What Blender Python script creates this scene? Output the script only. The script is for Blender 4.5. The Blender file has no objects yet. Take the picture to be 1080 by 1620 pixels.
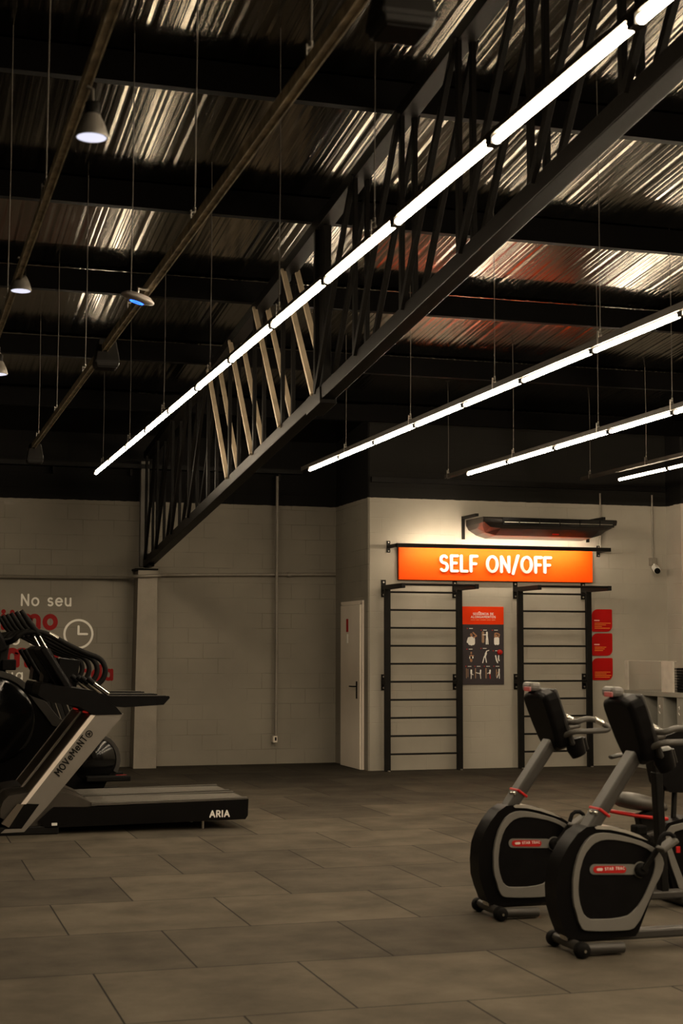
import bpy, math, random
from mathutils import Vector, Matrix
random.seed(7)
PI = math.pi
sc = bpy.context.scene
COL = sc.collection

# ------------------------------------------------------------------ camera
F_PX, PITCH, ROLL, YAW, CAM_H = 2386.9, 0.0897, 0.0017, 0.291, 1.5396
_F = Vector((math.sin(YAW)*math.cos(PITCH), math.cos(YAW)*math.cos(PITCH), math.sin(PITCH)))
_R0 = Vector((math.cos(YAW), -math.sin(YAW), 0)); _U0 = _R0.cross(_F)
_R = _R0*math.cos(ROLL)+_U0*math.sin(ROLL); _U = -_R0*math.sin(ROLL)+_U0*math.cos(ROLL)
cam_data = bpy.data.cameras.new('camera'); cam = bpy.data.objects.new('camera', cam_data); COL.objects.link(cam)
m = Matrix.Identity(4)
for i in range(3):
    m[i][0] = _R[i]; m[i][1] = _U[i]; m[i][2] = -_F[i]
m[0][3], m[1][3], m[2][3] = 0, 0, CAM_H
cam.matrix_world = m
cam_data.sensor_fit = 'VERTICAL'; cam_data.sensor_height = 36.0
cam_data.lens = F_PX/1620*36.0
cam_data.clip_start = 0.05; cam_data.clip_end = 200
cam_data.dof.use_dof = True; cam_data.dof.focus_distance = 17.0; cam_data.dof.aperture_fstop = 4.5
sc.camera = cam

# ------------------------------------------------------------------ world, exposure, lamp strengths
w = bpy.data.worlds.new('world'); sc.world = w; w.use_nodes = True
w.node_tree.nodes['Background'].inputs[0].default_value = (0.02, 0.016, 0.012, 1)
w.node_tree.nodes['Background'].inputs[1].default_value = 0.1
sc.view_settings.view_transform = 'Standard'; sc.view_settings.look = 'None'
sc.view_settings.gamma = 1; sc.view_settings.use_curve_mapping = False
sc.view_settings.exposure = 0.0
TUBE_COL = (1.0, 0.81, 0.57); TUBE_STR = 122.0
SIGN_LED_STR = 110.0

# ------------------------------------------------------------------ measuring helper: a pixel of the photo met with a world plane
def at(x, y, X=None, Y=None, Z=None):
    d = _F + _R*((x-540)/F_PX) - _U*((y-810)/F_PX)
    if X is not None: t = X/d.x
    elif Y is not None: t = Y/d.y
    else: t = (Z-CAM_H)/d.z
    return Vector((d.x*t, d.y*t, CAM_H+d.z*t))

# ------------------------------------------------------------------ materials
MATS = {}
def nodes_of(name):
    mt = bpy.data.materials.new(name); mt.use_nodes = True
    nt = mt.node_tree; return mt, nt, nt.nodes['Principled BSDF']
def mat(name, col, rough=0.5, metal=0.0, var=0.12, scale=9.0, bump=0.0, bscale=None, spec=0.5, coat=0.0):
    """plain material: colour broken up by a noise, optional fine bump"""
    if name in MATS: return MATS[name]
    mt, nt, b = nodes_of(name)
    tc = nt.nodes.new('ShaderNodeTexCoord'); nz = nt.nodes.new('ShaderNodeTexNoise')
    nz.inputs['Scale'].default_value = scale; nz.inputs['Detail'].default_value = 5
    nt.links.new(tc.outputs['Object'], nz.inputs['Vector'])
    rp = nt.nodes.new('ShaderNodeMapRange')
    rp.inputs['To Min'].default_value = 1-var; rp.inputs['To Max'].default_value = 1+var
    rp.inputs['From Min'].default_value = 0.25; rp.inputs['From Max'].default_value = 0.75
    nt.links.new(nz.outputs['Fac'], rp.inputs['Value'])
    mx = nt.nodes.new('ShaderNodeVectorMath'); mx.operation = 'SCALE'
    mx.inputs[0].default_value = col[:3]; nt.links.new(rp.outputs[0], mx.inputs['Scale'])
    nt.links.new(mx.outputs[0], b.inputs['Base Color'])
    b.inputs['Roughness'].default_value = rough; b.inputs['Metallic'].default_value = metal
    b.inputs['Specular IOR Level'].default_value = spec; b.inputs['Coat Weight'].default_value = coat
    if bump:
        n2 = nt.nodes.new('ShaderNodeTexNoise'); n2.inputs['Scale'].default_value = bscale or scale*12
        nt.links.new(tc.outputs['Object'], n2.inputs['Vector'])
        bp = nt.nodes.new('ShaderNodeBump'); bp.inputs['Strength'].default_value = bump; bp.inputs['Distance'].default_value = 0.004
        nt.links.new(n2.outputs['Fac'], bp.inputs['Height']); nt.links.new(bp.outputs[0], b.inputs['Normal'])
    MATS[name] = mt; return mt
def emit(name, col, strength):
    if name in MATS: return MATS[name]
    mt, nt, b = nodes_of(name)
    b.inputs['Base Color'].default_value = (0.12, 0.1, 0.1, 1)
    b.inputs['Emission Color'].default_value = (*col, 1); b.inputs['Emission Strength'].default_value = strength
    MATS[name] = mt; return mt

def block_wall(name, base, dark_z=3.45, axis='XZ', mortar_depth=0.75, course=0.2, dark=(0.0035, 0.003, 0.0025)):
    """painted concrete blocks: mortar relief, paint stains, near-black paint above dark_z"""
    mt, nt, b = nodes_of(name)
    N = nt.nodes.new; L = nt.links.new
    tc = N('ShaderNodeTexCoord'); sp = N('ShaderNodeSeparateXYZ'); cb = N('ShaderNodeCombineXYZ')
    L(tc.outputs['Object'], sp.inputs[0]); L(sp.outputs['X' if axis == 'XZ' else 'Y'], cb.inputs[0]); L(sp.outputs['Z'], cb.inputs[1])
    br = N('ShaderNodeTexBrick'); br.inputs['Scale'].default_value = 1.0
    br.inputs['Brick Width'].default_value = 0.4; br.inputs['Row Height'].default_value = course
    br.inputs['Mortar Size'].default_value = 0.005; br.inputs['Mortar Smooth'].default_value = 0.9
    br.inputs['Color1'].default_value = (1, 1, 1, 1); br.inputs['Color2'].default_value = (0.93, 0.93, 0.93, 1); br.inputs['Mortar'].default_value = (0.6, 0.6, 0.6, 1)
    wob = N('ShaderNodeTexNoise'); wob.inputs['Scale'].default_value = 3.0
    L(cb.outputs[0], wob.inputs['Vector'])
    wv = N('ShaderNodeVectorMath'); wv.operation = 'SCALE'; wv.inputs['Scale'].default_value = 0.012
    L(wob.outputs['Color'], wv.inputs[0]); ad = N('ShaderNodeVectorMath'); L(cb.outputs[0], ad.inputs[0]); L(wv.outputs[0], ad.inputs[1])
    L(ad.outputs[0], br.inputs['Vector'])
    n1 = N('ShaderNodeTexNoise'); n1.inputs['Scale'].default_value = 1.1; n1.inputs['Detail'].default_value = 8; L(cb.outputs[0], n1.inputs['Vector'])
    n2 = N('ShaderNodeTexNoise'); n2.inputs['Scale'].default_value = 140; n2.inputs['Detail'].default_value = 3; L(cb.outputs[0], n2.inputs['Vector'])
    # mortar shows only in patches
    n3 = N('ShaderNodeTexNoise'); n3.inputs['Scale'].default_value = 1.7; n3.inputs['Detail'].default_value = 4; L(ad.outputs[0], n3.inputs['Vector'])
    r3 = N('ShaderNodeMapRange'); r3.inputs['From Min'].default_value = 0.4; r3.inputs['From Max'].default_value = 0.62; L(n3.outputs['Fac'], r3.inputs['Value'])
    mm = N('ShaderNodeMath'); mm.operation = 'MULTIPLY'; L(br.outputs['Fac'], mm.inputs[0]); L(r3.outputs[0], mm.inputs[1])
    mk = N('ShaderNodeMix'); mk.data_type = 'RGBA'; mk.inputs['A'].default_value = (1, 1, 1, 1); mk.inputs['B'].default_value = (0.5, 0.48, 0.45, 1)
    ms = N('ShaderNodeMath'); ms.operation = 'MULTIPLY'; ms.inputs[1].default_value = mortar_depth; L(mm.outputs[0], ms.inputs[0]); L(ms.outputs[0], mk.inputs['Factor'])
    r1 = N('ShaderNodeMapRange'); r1.inputs['From Min'].default_value = 0.3; r1.inputs['From Max'].default_value = 0.7; r1.inputs['To Min'].default_value = 0.86; r1.inputs['To Max'].default_value = 1.1
    L(n1.outputs['Fac'], r1.inputs['Value'])
    # paint edge
    ne = N('ShaderNodeTexNoise'); ne.inputs['Scale'].default_value = 9; L(cb.outputs[0], ne.inputs['Vector'])
    ea = N('ShaderNodeMath'); ea.operation = 'MULTIPLY_ADD'; ea.inputs[1].default_value = 0.02; L(ne.outputs['Fac'], ea.inputs[0]); L(sp.outputs['Z'], ea.inputs[2])
    gt = N('ShaderNodeMath'); gt.operation = 'GREATER_THAN'; gt.inputs[1].default_value = dark_z+0.01; L(ea.outputs[0], gt.inputs[0])
    pc = N('ShaderNodeMix'); pc.data_type = 'RGBA'; pc.inputs['A'].default_value = (*base, 1); pc.inputs['B'].default_value = (*dark, 1); L(gt.outputs[0], pc.inputs['Factor'])
    v1 = N('ShaderNodeVectorMath'); v1.operation = 'SCALE'; L(pc.outputs['Result'], v1.inputs[0]); L(r1.outputs[0], v1.inputs['Scale'])
    v2 = N('ShaderNodeVectorMath'); v2.operation = 'MULTIPLY'; L(v1.outputs[0], v2.inputs[0]); L(mk.outputs['Result'], v2.inputs[1])
    L(v2.outputs[0], b.inputs['Base Color'])
    b.inputs['Roughness'].default_value = 0.8; b.inputs['Specular IOR Level'].default_value = 0.2
    h1 = N('ShaderNodeMath'); h1.operation = 'MULTIPLY_ADD'; h1.inputs[1].default_value = -1.0; L(mm.outputs[0], h1.inputs[0])
    h2 = N('ShaderNodeMath'); h2.operation = 'MULTIPLY'; h2.inputs[1].default_value = 0.25; L(n2.outputs['Fac'], h2.inputs[0]); L(h2.outputs[0], h1.inputs[2])
    bp = N('ShaderNodeBump'); bp.inputs['Strength'].default_value = 0.6; bp.inputs['Distance'].default_value = 0.004; L(h1.outputs[0], bp.inputs['Height']); L(bp.outputs[0], b.inputs['Normal'])
    return mt

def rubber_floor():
    mt, nt, b = nodes_of('rubber_tiles'); N = nt.nodes.new; L = nt.links.new
    tc = N('ShaderNodeTexCoord'); mp = N('ShaderNodeMapping'); mp.inputs['Location'].default_value = (-0.9748, -5.3364, 0)
    L(tc.outputs['Object'], mp.inputs[0])
    br = N('ShaderNodeTexBrick'); br.inputs['Scale'].default_value = 1; br.inputs['Brick Width'].default_value = 1; br.inputs['Row Height'].default_value = 1
    br.inputs['Mortar Size'].default_value = 0.005; br.inputs['Mortar Smooth'].default_value = 0.3; br.offset = 0.5; br.offset_frequency = 2
    br.inputs['Color1'].default_value = (0.088, 0.075, 0.056, 1); br.inputs['Color2'].default_value = (0.056, 0.048, 0.037, 1); br.inputs['Mortar'].default_value = (0.01, 0.009, 0.008, 1)
    L(mp.outputs[0], br.inputs['Vector'])
    n1 = N('ShaderNodeTexNoise'); n1.inputs['Scale'].default_value = 2.2; n1.inputs['Detail'].default_value = 7; n1.inputs['Roughness'].default_value = 0.6; L(tc.outputs['Object'], n1.inputs['Vector'])
    r1 = N('ShaderNodeMapRange'); r1.inputs['From Min'].default_value = 0.3; r1.inputs['From Max'].default_value = 0.72; r1.inputs['To Min'].default_value = 0.7; r1.inputs['To Max'].default_value = 1.4; L(n1.outputs['Fac'], r1.inputs['Value'])
    n2 = N('ShaderNodeTexNoise'); n2.inputs['Scale'].default_value = 300; n2.inputs['Detail'].default_value = 2; L(tc.outputs['Object'], n2.inputs['Vector'])
    r2 = N('ShaderNodeMapRange'); r2.inputs['From Min'].default_value = 0.3; r2.inputs['From Max'].default_value = 0.7; r2.inputs['To Min'].default_value = 0.8; r2.inputs['To Max'].default_value = 1.2; L(n2.outputs['Fac'], r2.inputs['Value'])
    mu0 = N('ShaderNodeMath'); mu0.operation = 'MULTIPLY'; L(r1.outputs[0], mu0.inputs[0]); L(r2.outputs[0], mu0.inputs[1])
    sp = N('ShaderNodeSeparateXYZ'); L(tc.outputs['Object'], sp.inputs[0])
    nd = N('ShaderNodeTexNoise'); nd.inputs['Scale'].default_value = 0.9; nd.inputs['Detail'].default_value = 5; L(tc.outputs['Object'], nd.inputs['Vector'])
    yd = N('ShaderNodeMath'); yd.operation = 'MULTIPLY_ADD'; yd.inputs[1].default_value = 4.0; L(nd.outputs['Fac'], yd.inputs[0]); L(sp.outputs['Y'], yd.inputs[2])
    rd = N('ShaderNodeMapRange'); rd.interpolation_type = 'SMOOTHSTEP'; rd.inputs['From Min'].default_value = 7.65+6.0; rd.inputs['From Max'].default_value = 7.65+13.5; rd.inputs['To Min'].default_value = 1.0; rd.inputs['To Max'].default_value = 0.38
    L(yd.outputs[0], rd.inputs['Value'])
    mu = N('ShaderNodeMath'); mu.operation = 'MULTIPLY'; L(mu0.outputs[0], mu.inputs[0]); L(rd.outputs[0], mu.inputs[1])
    v = N('ShaderNodeVectorMath'); v.operation = 'SCALE'; L(br.outputs['Color'], v.inputs[0]); L(mu.outputs[0], v.inputs['Scale']); L(v.outputs[0], b.inputs['Base Color'])
    b.inputs['Roughness'].default_value = 0.85; b.inputs['Specular IOR Level'].default_value = 0.08
    h = N('ShaderNodeMath'); h.operation = 'MULTIPLY_ADD'; h.inputs[1].default_value = -2.0; L(br.outputs['Fac'], h.inputs[0]); L(n2.outputs['Fac'], h.inputs[2])
    bp = N('ShaderNodeBump'); bp.inputs['Strength'].default_value = 0.5; bp.inputs['Distance'].default_value = 0.003; L(h.outputs[0], bp.inputs['Height']); L(bp.outputs[0], b.inputs['Normal'])
    return mt

def roof_metal():
    mt, nt, b = nodes_of('galvanised_roof_sheet'); N = nt.nodes.new; L = nt.links.new
    tc = N('ShaderNodeTexCoord'); mp = N('ShaderNodeMapping'); mp.inputs['Scale'].default_value = (14, 0.5, 1)
    L(tc.outputs['Object'], mp.inputs[0])
    n1 = N('ShaderNodeTexNoise'); n1.inputs['Scale'].default_value = 1.0; n1.inputs['Detail'].default_value = 6; L(mp.outputs[0], n1.inputs['Vector'])
    r1 = N('ShaderNodeMapRange'); r1.inputs['From Min'].default_value = 0.3; r1.inputs['From Max'].default_value = 0.7; r1.inputs['To Min'].default_value = 0.12; r1.inputs['To Max'].default_value = 0.19; L(n1.outputs['Fac'], r1.inputs['Value'])
    L(r1.outputs[0], b.inputs['Roughness'])
    r2 = N('ShaderNodeMapRange'); r2.inputs['From Min'].default_value = 0.3; r2.inputs['From Max'].default_value = 0.7; r2.inputs['To Min'].default_value = 0.7; r2.inputs['To Max'].default_value = 1.1; L(n1.outputs['Fac'], r2.inputs['Value'])
    v = N('ShaderNodeVectorMath'); v.operation = 'SCALE'; v.inputs[0].default_value = (0.135, 0.122, 0.10); L(r2.outputs[0], v.inputs['Scale']); L(v.outputs[0], b.inputs['Base Color'])
    b.inputs['Metallic'].default_value = 1.0
    bp = N('ShaderNodeBump'); bp.inputs['Strength'].default_value = 0.012; bp.inputs['Distance'].default_value = 0.01; L(n1.outputs['Fac'], bp.inputs['Height']); L(bp.outputs[0], b.inputs['Normal'])
    return mt

M_BLACK = mat('black_painted_steel', (0.007, 0.0063, 0.0055), 0.5, 0.0, 0.3, 12, spec=0.12)
M_TRUSS = mat('dark_truss_paint', (0.003, 0.0026, 0.0022), 0.42, 0.0, 0.3, 20, 0.2, spec=0.05)
M_TAN = mat('tan_lit_steel', (0.30, 0.24, 0.165), 0.6, 0.0, 0.15, 10)  # lamplit faces of some web diagonals, put into the colour
M_PURLIN = mat('black_purlin_paint', (0.0015, 0.0013, 0.0012), 0.5, 0.0, 0.2, 5, spec=0.04)
M_STEEL = mat('bare_steel', (0.5, 0.47, 0.42), 0.35, 1.0, 0.15, 30)
M_WIRE = mat('dull_wire', (0.06, 0.052, 0.042), 0.5, 0.2, 0.1, 30)
M_RUST = mat('dusty_channel_steel', (0.30, 0.25, 0.17), 0.5, 0.0, 0.75, 14, spec=0.4)
M_PLASTIC = mat('black_plastic', (0.0055, 0.005, 0.005), 0.42, 0.0, 0.2, 20, 0.08, 300, spec=0.06)
M_SATIN = mat('black_satin_cover', (0.0045, 0.004, 0.0038), 0.4, 0.0, 0.15, 6, spec=0.07)
M_GLOSS = mat('gloss_black_cover', (0.003, 0.003, 0.003), 0.12, 0.0, 0.1, 6, spec=0.35)
M_RUBBER = mat('black_rubber', (0.007, 0.0065, 0.006), 0.65, 0.0, 0.2, 30, 0.3, 300, spec=0.08)
M_GREYFRAME = mat('warm_grey_cover', (0.17, 0.162, 0.145), 0.42, 0.1, 0.08, 5, spec=0.3)
M_COLUMN = mat('graphite_column', (0.055, 0.051, 0.046), 0.4, 0.2, 0.12, 9, spec=0.3)
M_PALE = mat('pale_top_cover', (0.33, 0.31, 0.27), 0.4, 0.0, 0.05, 9)
M_SILVER = mat('silver_paint', (0.19, 0.172, 0.148), 0.45, 0.1, 0.08, 4, spec=0.3)
M_BROWN = mat('bronze_grey_paint', (0.12, 0.098, 0.075), 0.45, 0.2, 0.1, 4, spec=0.3)
M_EDGE = mat('bright_trim', (0.8, 0.71, 0.63), 0.45, 0.1, 0.05, 4)
M_CHROME = mat('brushed_chrome', (0.7, 0.67, 0.62), 0.2, 1.0, 0.1, 40)
M_RED = mat('red_plastic', (0.45, 0.012, 0.01), 0.4, 0.0, 0.1, 12, spec=0.3)
M_REDCARD = mat('red_card', (0.40, 0.004, 0.003), 0.55, 0.0, 0.04, 3, spec=0.15)
M_ORANGE = mat('orange_sign_panel', (0.95, 0.085, 0.002), 0.6, 0.0, 0.03, 2, spec=0.1)
M_ORANGE2 = mat('orange_poster_print', (0.75, 0.04, 0.003), 0.6, 0.0, 0.03, 2, spec=0.1)
M_WHITE = mat('white_lettering', (0.8, 0.78, 0.74), 0.5, 0.0, 0.03, 6)
M_WHITEPAINT = mat('white_wall_paint', (0.9, 0.87, 0.8), 0.6, 0.0, 0.05, 6, spec=0.2)
M_REDPAINT = mat('red_wall_paint', (0.25, 0.004, 0.004), 0.6, 0.0, 0.06, 6, spec=0.2)
M_POSTER = mat('charcoal_print', (0.04, 0.033, 0.037), 0.5, 0.0, 0.05, 4, spec=0.2)
M_DOOR = mat('cream_door_paint', (0.74, 0.66, 0.56), 0.5, 0.0, 0.05, 3, spec=0.2)
M_CONCRETE = mat('painted_concrete_column', (0.24, 0.212, 0.172), 0.75, 0.0, 0.12, 4, 0.5, 90)
M_PIPE = mat('grey_painted_conduit', (0.22, 0.196, 0.16), 0.5, 0.1, 0.1, 12)
M_SKIN = mat('printed_brown', (0.35, 0.17, 0.08), 0.5, 0.0, 0.1, 50)
M_BELT = mat('running_belt', (0.10, 0.092, 0.078), 0.75, 0.0, 0.2, 60, 0.3, 400, spec=0.2)
M_CAB = mat('grey_laminate', (0.24, 0.23, 0.2), 0.5, 0.0, 0.05, 4)
M_ACRYLIC = None
M_TUBE = emit('lamp_tube_glow', TUBE_COL, TUBE_STR)
M_LED = emit('led_strip_glow', (1.0, 0.82, 0.6), SIGN_LED_STR)
M_BULB = emit('spot_bulb_glow', (0.85, 0.85, 1.0), 1.0)
M_BLUE = emit('blue_ring_glow', (0.02, 0.12, 1.0), 6.0)
M_REDLED = emit('red_indicator_glow', (1.0, 0.03, 0.02), 0.14)

# ------------------------------------------------------------------ mesh builder
class MB:
    def __init__(s): s.v = []; s.f = []; s.sm = []
    def add(s, vs, fs, smooth=False):
        o = len(s.v); s.v += [tuple(v) for v in vs]; s.f += [tuple(i+o for i in f) for f in fs]; s.sm += [smooth]*len(fs); return s
    def box(s, c, d, rot=None):
        hx, hy, hz = d[0]/2, d[1]/2, d[2]/2
        P = [Vector((x, y, z)) for x in (-hx, hx) for y in (-hy, hy) for z in (-hz, hz)]
        if rot is not None: P = [rot @ p for p in P]
        P = [p+Vector(c) for p in P]
        return s.add(P, [(0, 1, 3, 2), (4, 6, 7, 5), (0, 4, 5, 1), (2, 3, 7, 6), (0, 2, 6, 4), (1, 5, 7, 3)])
    def bar(s, a, b, wx, wz, side=Vector((1, 0, 0))):
        """rectangular bar from a to b; wx is its width along side"""
        a = Vector(a); b = Vector(b); d = (b-a).normalized()
        sx = (side-d*side.dot(d)).normalized(); sz = d.cross(sx)
        P = []
        for p in (a, b):
            for i, j in ((-1, -1), (1, -1), (1, 1), (-1, 1)): P.append(p+sx*(i*wx/2)+sz*(j*wz/2))
        return s.add(P, [(0, 1, 2, 3), (7, 6, 5, 4), (0, 4, 5, 1), (1, 5, 6, 2), (2, 6, 7, 3), (3, 7, 4, 0)])
    def tube(s, path, r, n=10, caps=True):
        path = [Vector(p) for p in path]; rs = r if isinstance(r, (list, tuple)) else [r]*len(path)
        rings = []; up = None
        for i, p in enumerate(path):
            d = (path[min(i+1, len(path)-1)]-path[max(i-1, 0)]).normalized()
            if up is None:
                up = Vector((0, 0, 1)) if abs(d.z) < 0.9 else Vector((1, 0, 0))
            a = (up-d*up.dot(d)).normalized(); up = a; b = d.cross(a)
            rings.append([p+(a*math.cos(2*PI*k/n)+b*math.sin(2*PI*k/n))*rs[i] for k in range(n)])
        V = [v for rg in rings for v in rg]; Fc = []
        for i in range(len(path)-1):
            for k in range(n):
                Fc.append((i*n+k, i*n+(k+1) % n, (i+1)*n+(k+1) % n, (i+1)*n+k))
        s.add(V, Fc, True)
        if caps:
            s.add(rings[0], [tuple(range(n))[::-1]]); s.add(rings[-1], [tuple(range(n))])
        return s
    def lathe(s, prof, c, axis='Z', n=20):
        """prof: (r, h) pairs turned about an axis through c"""
        c = Vector(c)
        def P(r, h, t):
            x, y = r*math.cos(t), r*math.sin(t)
            return c+(Vector((x, y, h)) if axis == 'Z' else Vector((x, h, y)) if axis == 'Y' else Vector((h, x, y)))
        V = [P(r, h, 2*PI*k/n) for r, h in prof for k in range(n)]; Fc = []
        for i in range(len(prof)-1):
            for k in range(n): Fc.append((i*n+k, i*n+(k+1) % n, (i+1)*n+(k+1) % n, (i+1)*n+k))
        s.add(V, Fc, True)
        if prof[0][0] > 1e-6: s.add(V[:n], [tuple(range(n))])
        if prof[-1][0] > 1e-6: s.add(V[-n:], [tuple(range(n))])
        return s
    def prism(s, pts, a, b, plane='XZ', smooth=False):
        """closed outline in a plane pushed from a to b along the third axis"""
        def P(p, h):
            return (p[0], h, p[1]) if plane == 'XZ' else (h, p[0], p[1]) if plane == 'YZ' else (p[0], p[1], h)
        n = len(pts); V = [P(p, a) for p in pts]+[P(p, b) for p in pts]
        s.add(V, [tuple(range(n))[::-1], tuple(range(n, 2*n))])
        s.add(V, [(i, (i+1) % n, n+(i+1) % n, n+i) for i in range(n)], smooth)
        return s
    def ring(s, outer, inner, a, b):
        """band between two outlines of equal count (XZ plane), from y=a to y=b"""
        n = len(outer)
        V = [(p[0], a, p[1]) for p in outer]+[(p[0], a, p[1]) for p in inner]+[(p[0], b, p[1]) for p in outer]+[(p[0], b, p[1]) for p in inner]
        Fc = []
        for i in range(n):
            j = (i+1) % n
            Fc += [(i, j, n+j, n+i), (2*n+i, 3*n+i, 3*n+j, 2*n+j), (i, 2*n+i, 2*n+j, j), (n+i, n+j, 3*n+j, 3*n+i)]
        return s.add(V, Fc)
    def ellipsoid(s, c, r, n=14, k=8):
        prof = [(math.sin(PI*i/k), -math.cos(PI*i/k)) for i in range(k+1)]
        V = []; Fc = []
        for (rr, h) in prof:
            for q in range(n): V.append((c[0]+r[0]*rr*math.cos(2*PI*q/n), c[1]+r[1]*rr*math.sin(2*PI*q/n), c[2]+r[2]*h))
        for i in range(k):
            for q in range(n): Fc.append((i*n+q, i*n+(q+1) % n, (i+1)*n+(q+1) % n, (i+1)*n+q))
        return s.add(V, Fc, True)
    def stroke(s, pts, hw, o, u, v, n, z0, z1, capn=10):
        """flat rounded pen stroke through 2-D pts laid in the frame (o,u,v), thick from z0 to z1 along n"""
        def Q(x, y, z): return o+u*x+v*y+n*z
        zt = z1
        for (x, y) in pts:
            s.q = (getattr(s, 'q', 0)+1) % 7; z1 = zt+s.q*0.00011
            c = [(x+hw*math.cos(2*PI*k/capn), y+hw*math.sin(2*PI*k/capn)) for k in range(capn)]
            V = [Q(a, b, z0) for a, b in c]+[Q(a, b, z1) for a, b in c]
            s.add(V, [tuple(range(capn, 2*capn))]+[(i, (i+1) % capn, capn+(i+1) % capn, capn+i) for i in range(capn)])
        for (x0, y0), (x1, y1) in zip(pts[:-1], pts[1:]):
            dx, dy = x1-x0, y1-y0; l = math.hypot(dx, dy)
            if l < 1e-6: continue
            s.q = (getattr(s, 'q', 0)+1) % 7; z1 = zt+s.q*0.00011
            px, py = -dy/l*hw, dx/l*hw
            q = [(x0+px, y0+py), (x1+px, y1+py), (x1-px, y1-py), (x0-px, y0-py)]
            V = [Q(a, b, z0) for a, b in q]+[Q(a, b, z1) for a, b in q]
            s.add(V, [(4, 7, 6, 5), (0, 1, 5, 4), (2, 3, 7, 6)])
        return s
    def build(s, name, material, parent=None, bevel=0.0, seg=2, loc=None):
        me = bpy.data.meshes.new(name); me.from_pydata(s.v, [], s.f); me.update()
        for p, sm in zip(me.polygons, s.sm): p.use_smooth = sm
        me.materials.append(material)
        import bmesh
        bm = bmesh.new(); bm.from_mesh(me); bmesh.ops.recalc_face_normals(bm, faces=bm.faces); bm.to_mesh(me); bm.free()
        o = bpy.data.objects.new(name, me); COL.objects.link(o)
        if parent is not None: o.parent = parent
        if loc is not None: o.location = loc
        if bevel:
            md = o.modifiers.new('soft_edges', 'BEVEL'); md.width = bevel; md.segments = seg; md.limit_method = 'ANGLE'; md.angle_limit = math.radians(35)
            md.harden_normals = False
        return o

def tag(o, label, cat, group=None, kind=None):
    if label: o['label'] = label
    if cat: o['category'] = cat
    if group: o['group'] = group
    if kind: o['kind'] = kind
    return o
def thing(name, label, cat, loc=(0, 0, 0), rz=0.0, group=None):
    o = bpy.data.objects.new(name, None); COL.objects.link(o); o.location = loc; o.rotation_euler = (0, 0, rz); o.empty_display_size = 0.1
    return tag(o, label, cat, group)
def struct(o): o['kind'] = 'structure'; return o
def copy_tree(o, parent=None, skip=()):
    c = o.copy(); COL.objects.link(c)
    if parent is not None: c.parent = parent
    for ch in [x for x in list(bpy.data.objects) if x.parent == o and x.name.split('.')[0] not in skip]: copy_tree(ch, c, skip)
    return c
ORD = ['nearest to the far wall', 'second from the far wall', 'third from the far wall', 'fourth from the far wall', 'fifth from the far wall', 'sixth from the far wall', 'seventh from the far wall', 'eighth from the far wall', 'ninth from the far wall', 'tenth from the far wall', 'eleventh from the far wall', 'twelfth from the far wall', 'thirteenth from the far wall', 'fourteenth from the far wall', 'fifteenth from the far wall', 'sixteenth from the far wall', 'seventeenth from the far wall']
def smooth_closed(pts, it=2):
    for _ in range(it):
        q = []
        for i in range(len(pts)):
            a = pts[i]; b = pts[(i+1) % len(pts)]
            q += [(a[0]*.75+b[0]*.25, a[1]*.75+b[1]*.25), (a[0]*.25+b[0]*.75, a[1]*.25+b[1]*.75)]
        pts = q
    return pts
def smooth_open(pts, it=2):
    pts = [Vector(p) for p in pts]
    for _ in range(it):
        q = [pts[0]]
        for a, b in zip(pts[:-1], pts[1:]): q += [a*.75+b*.25, a*.25+b*.75]
        q.append(pts[-1]); pts = q
    return pts

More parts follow.
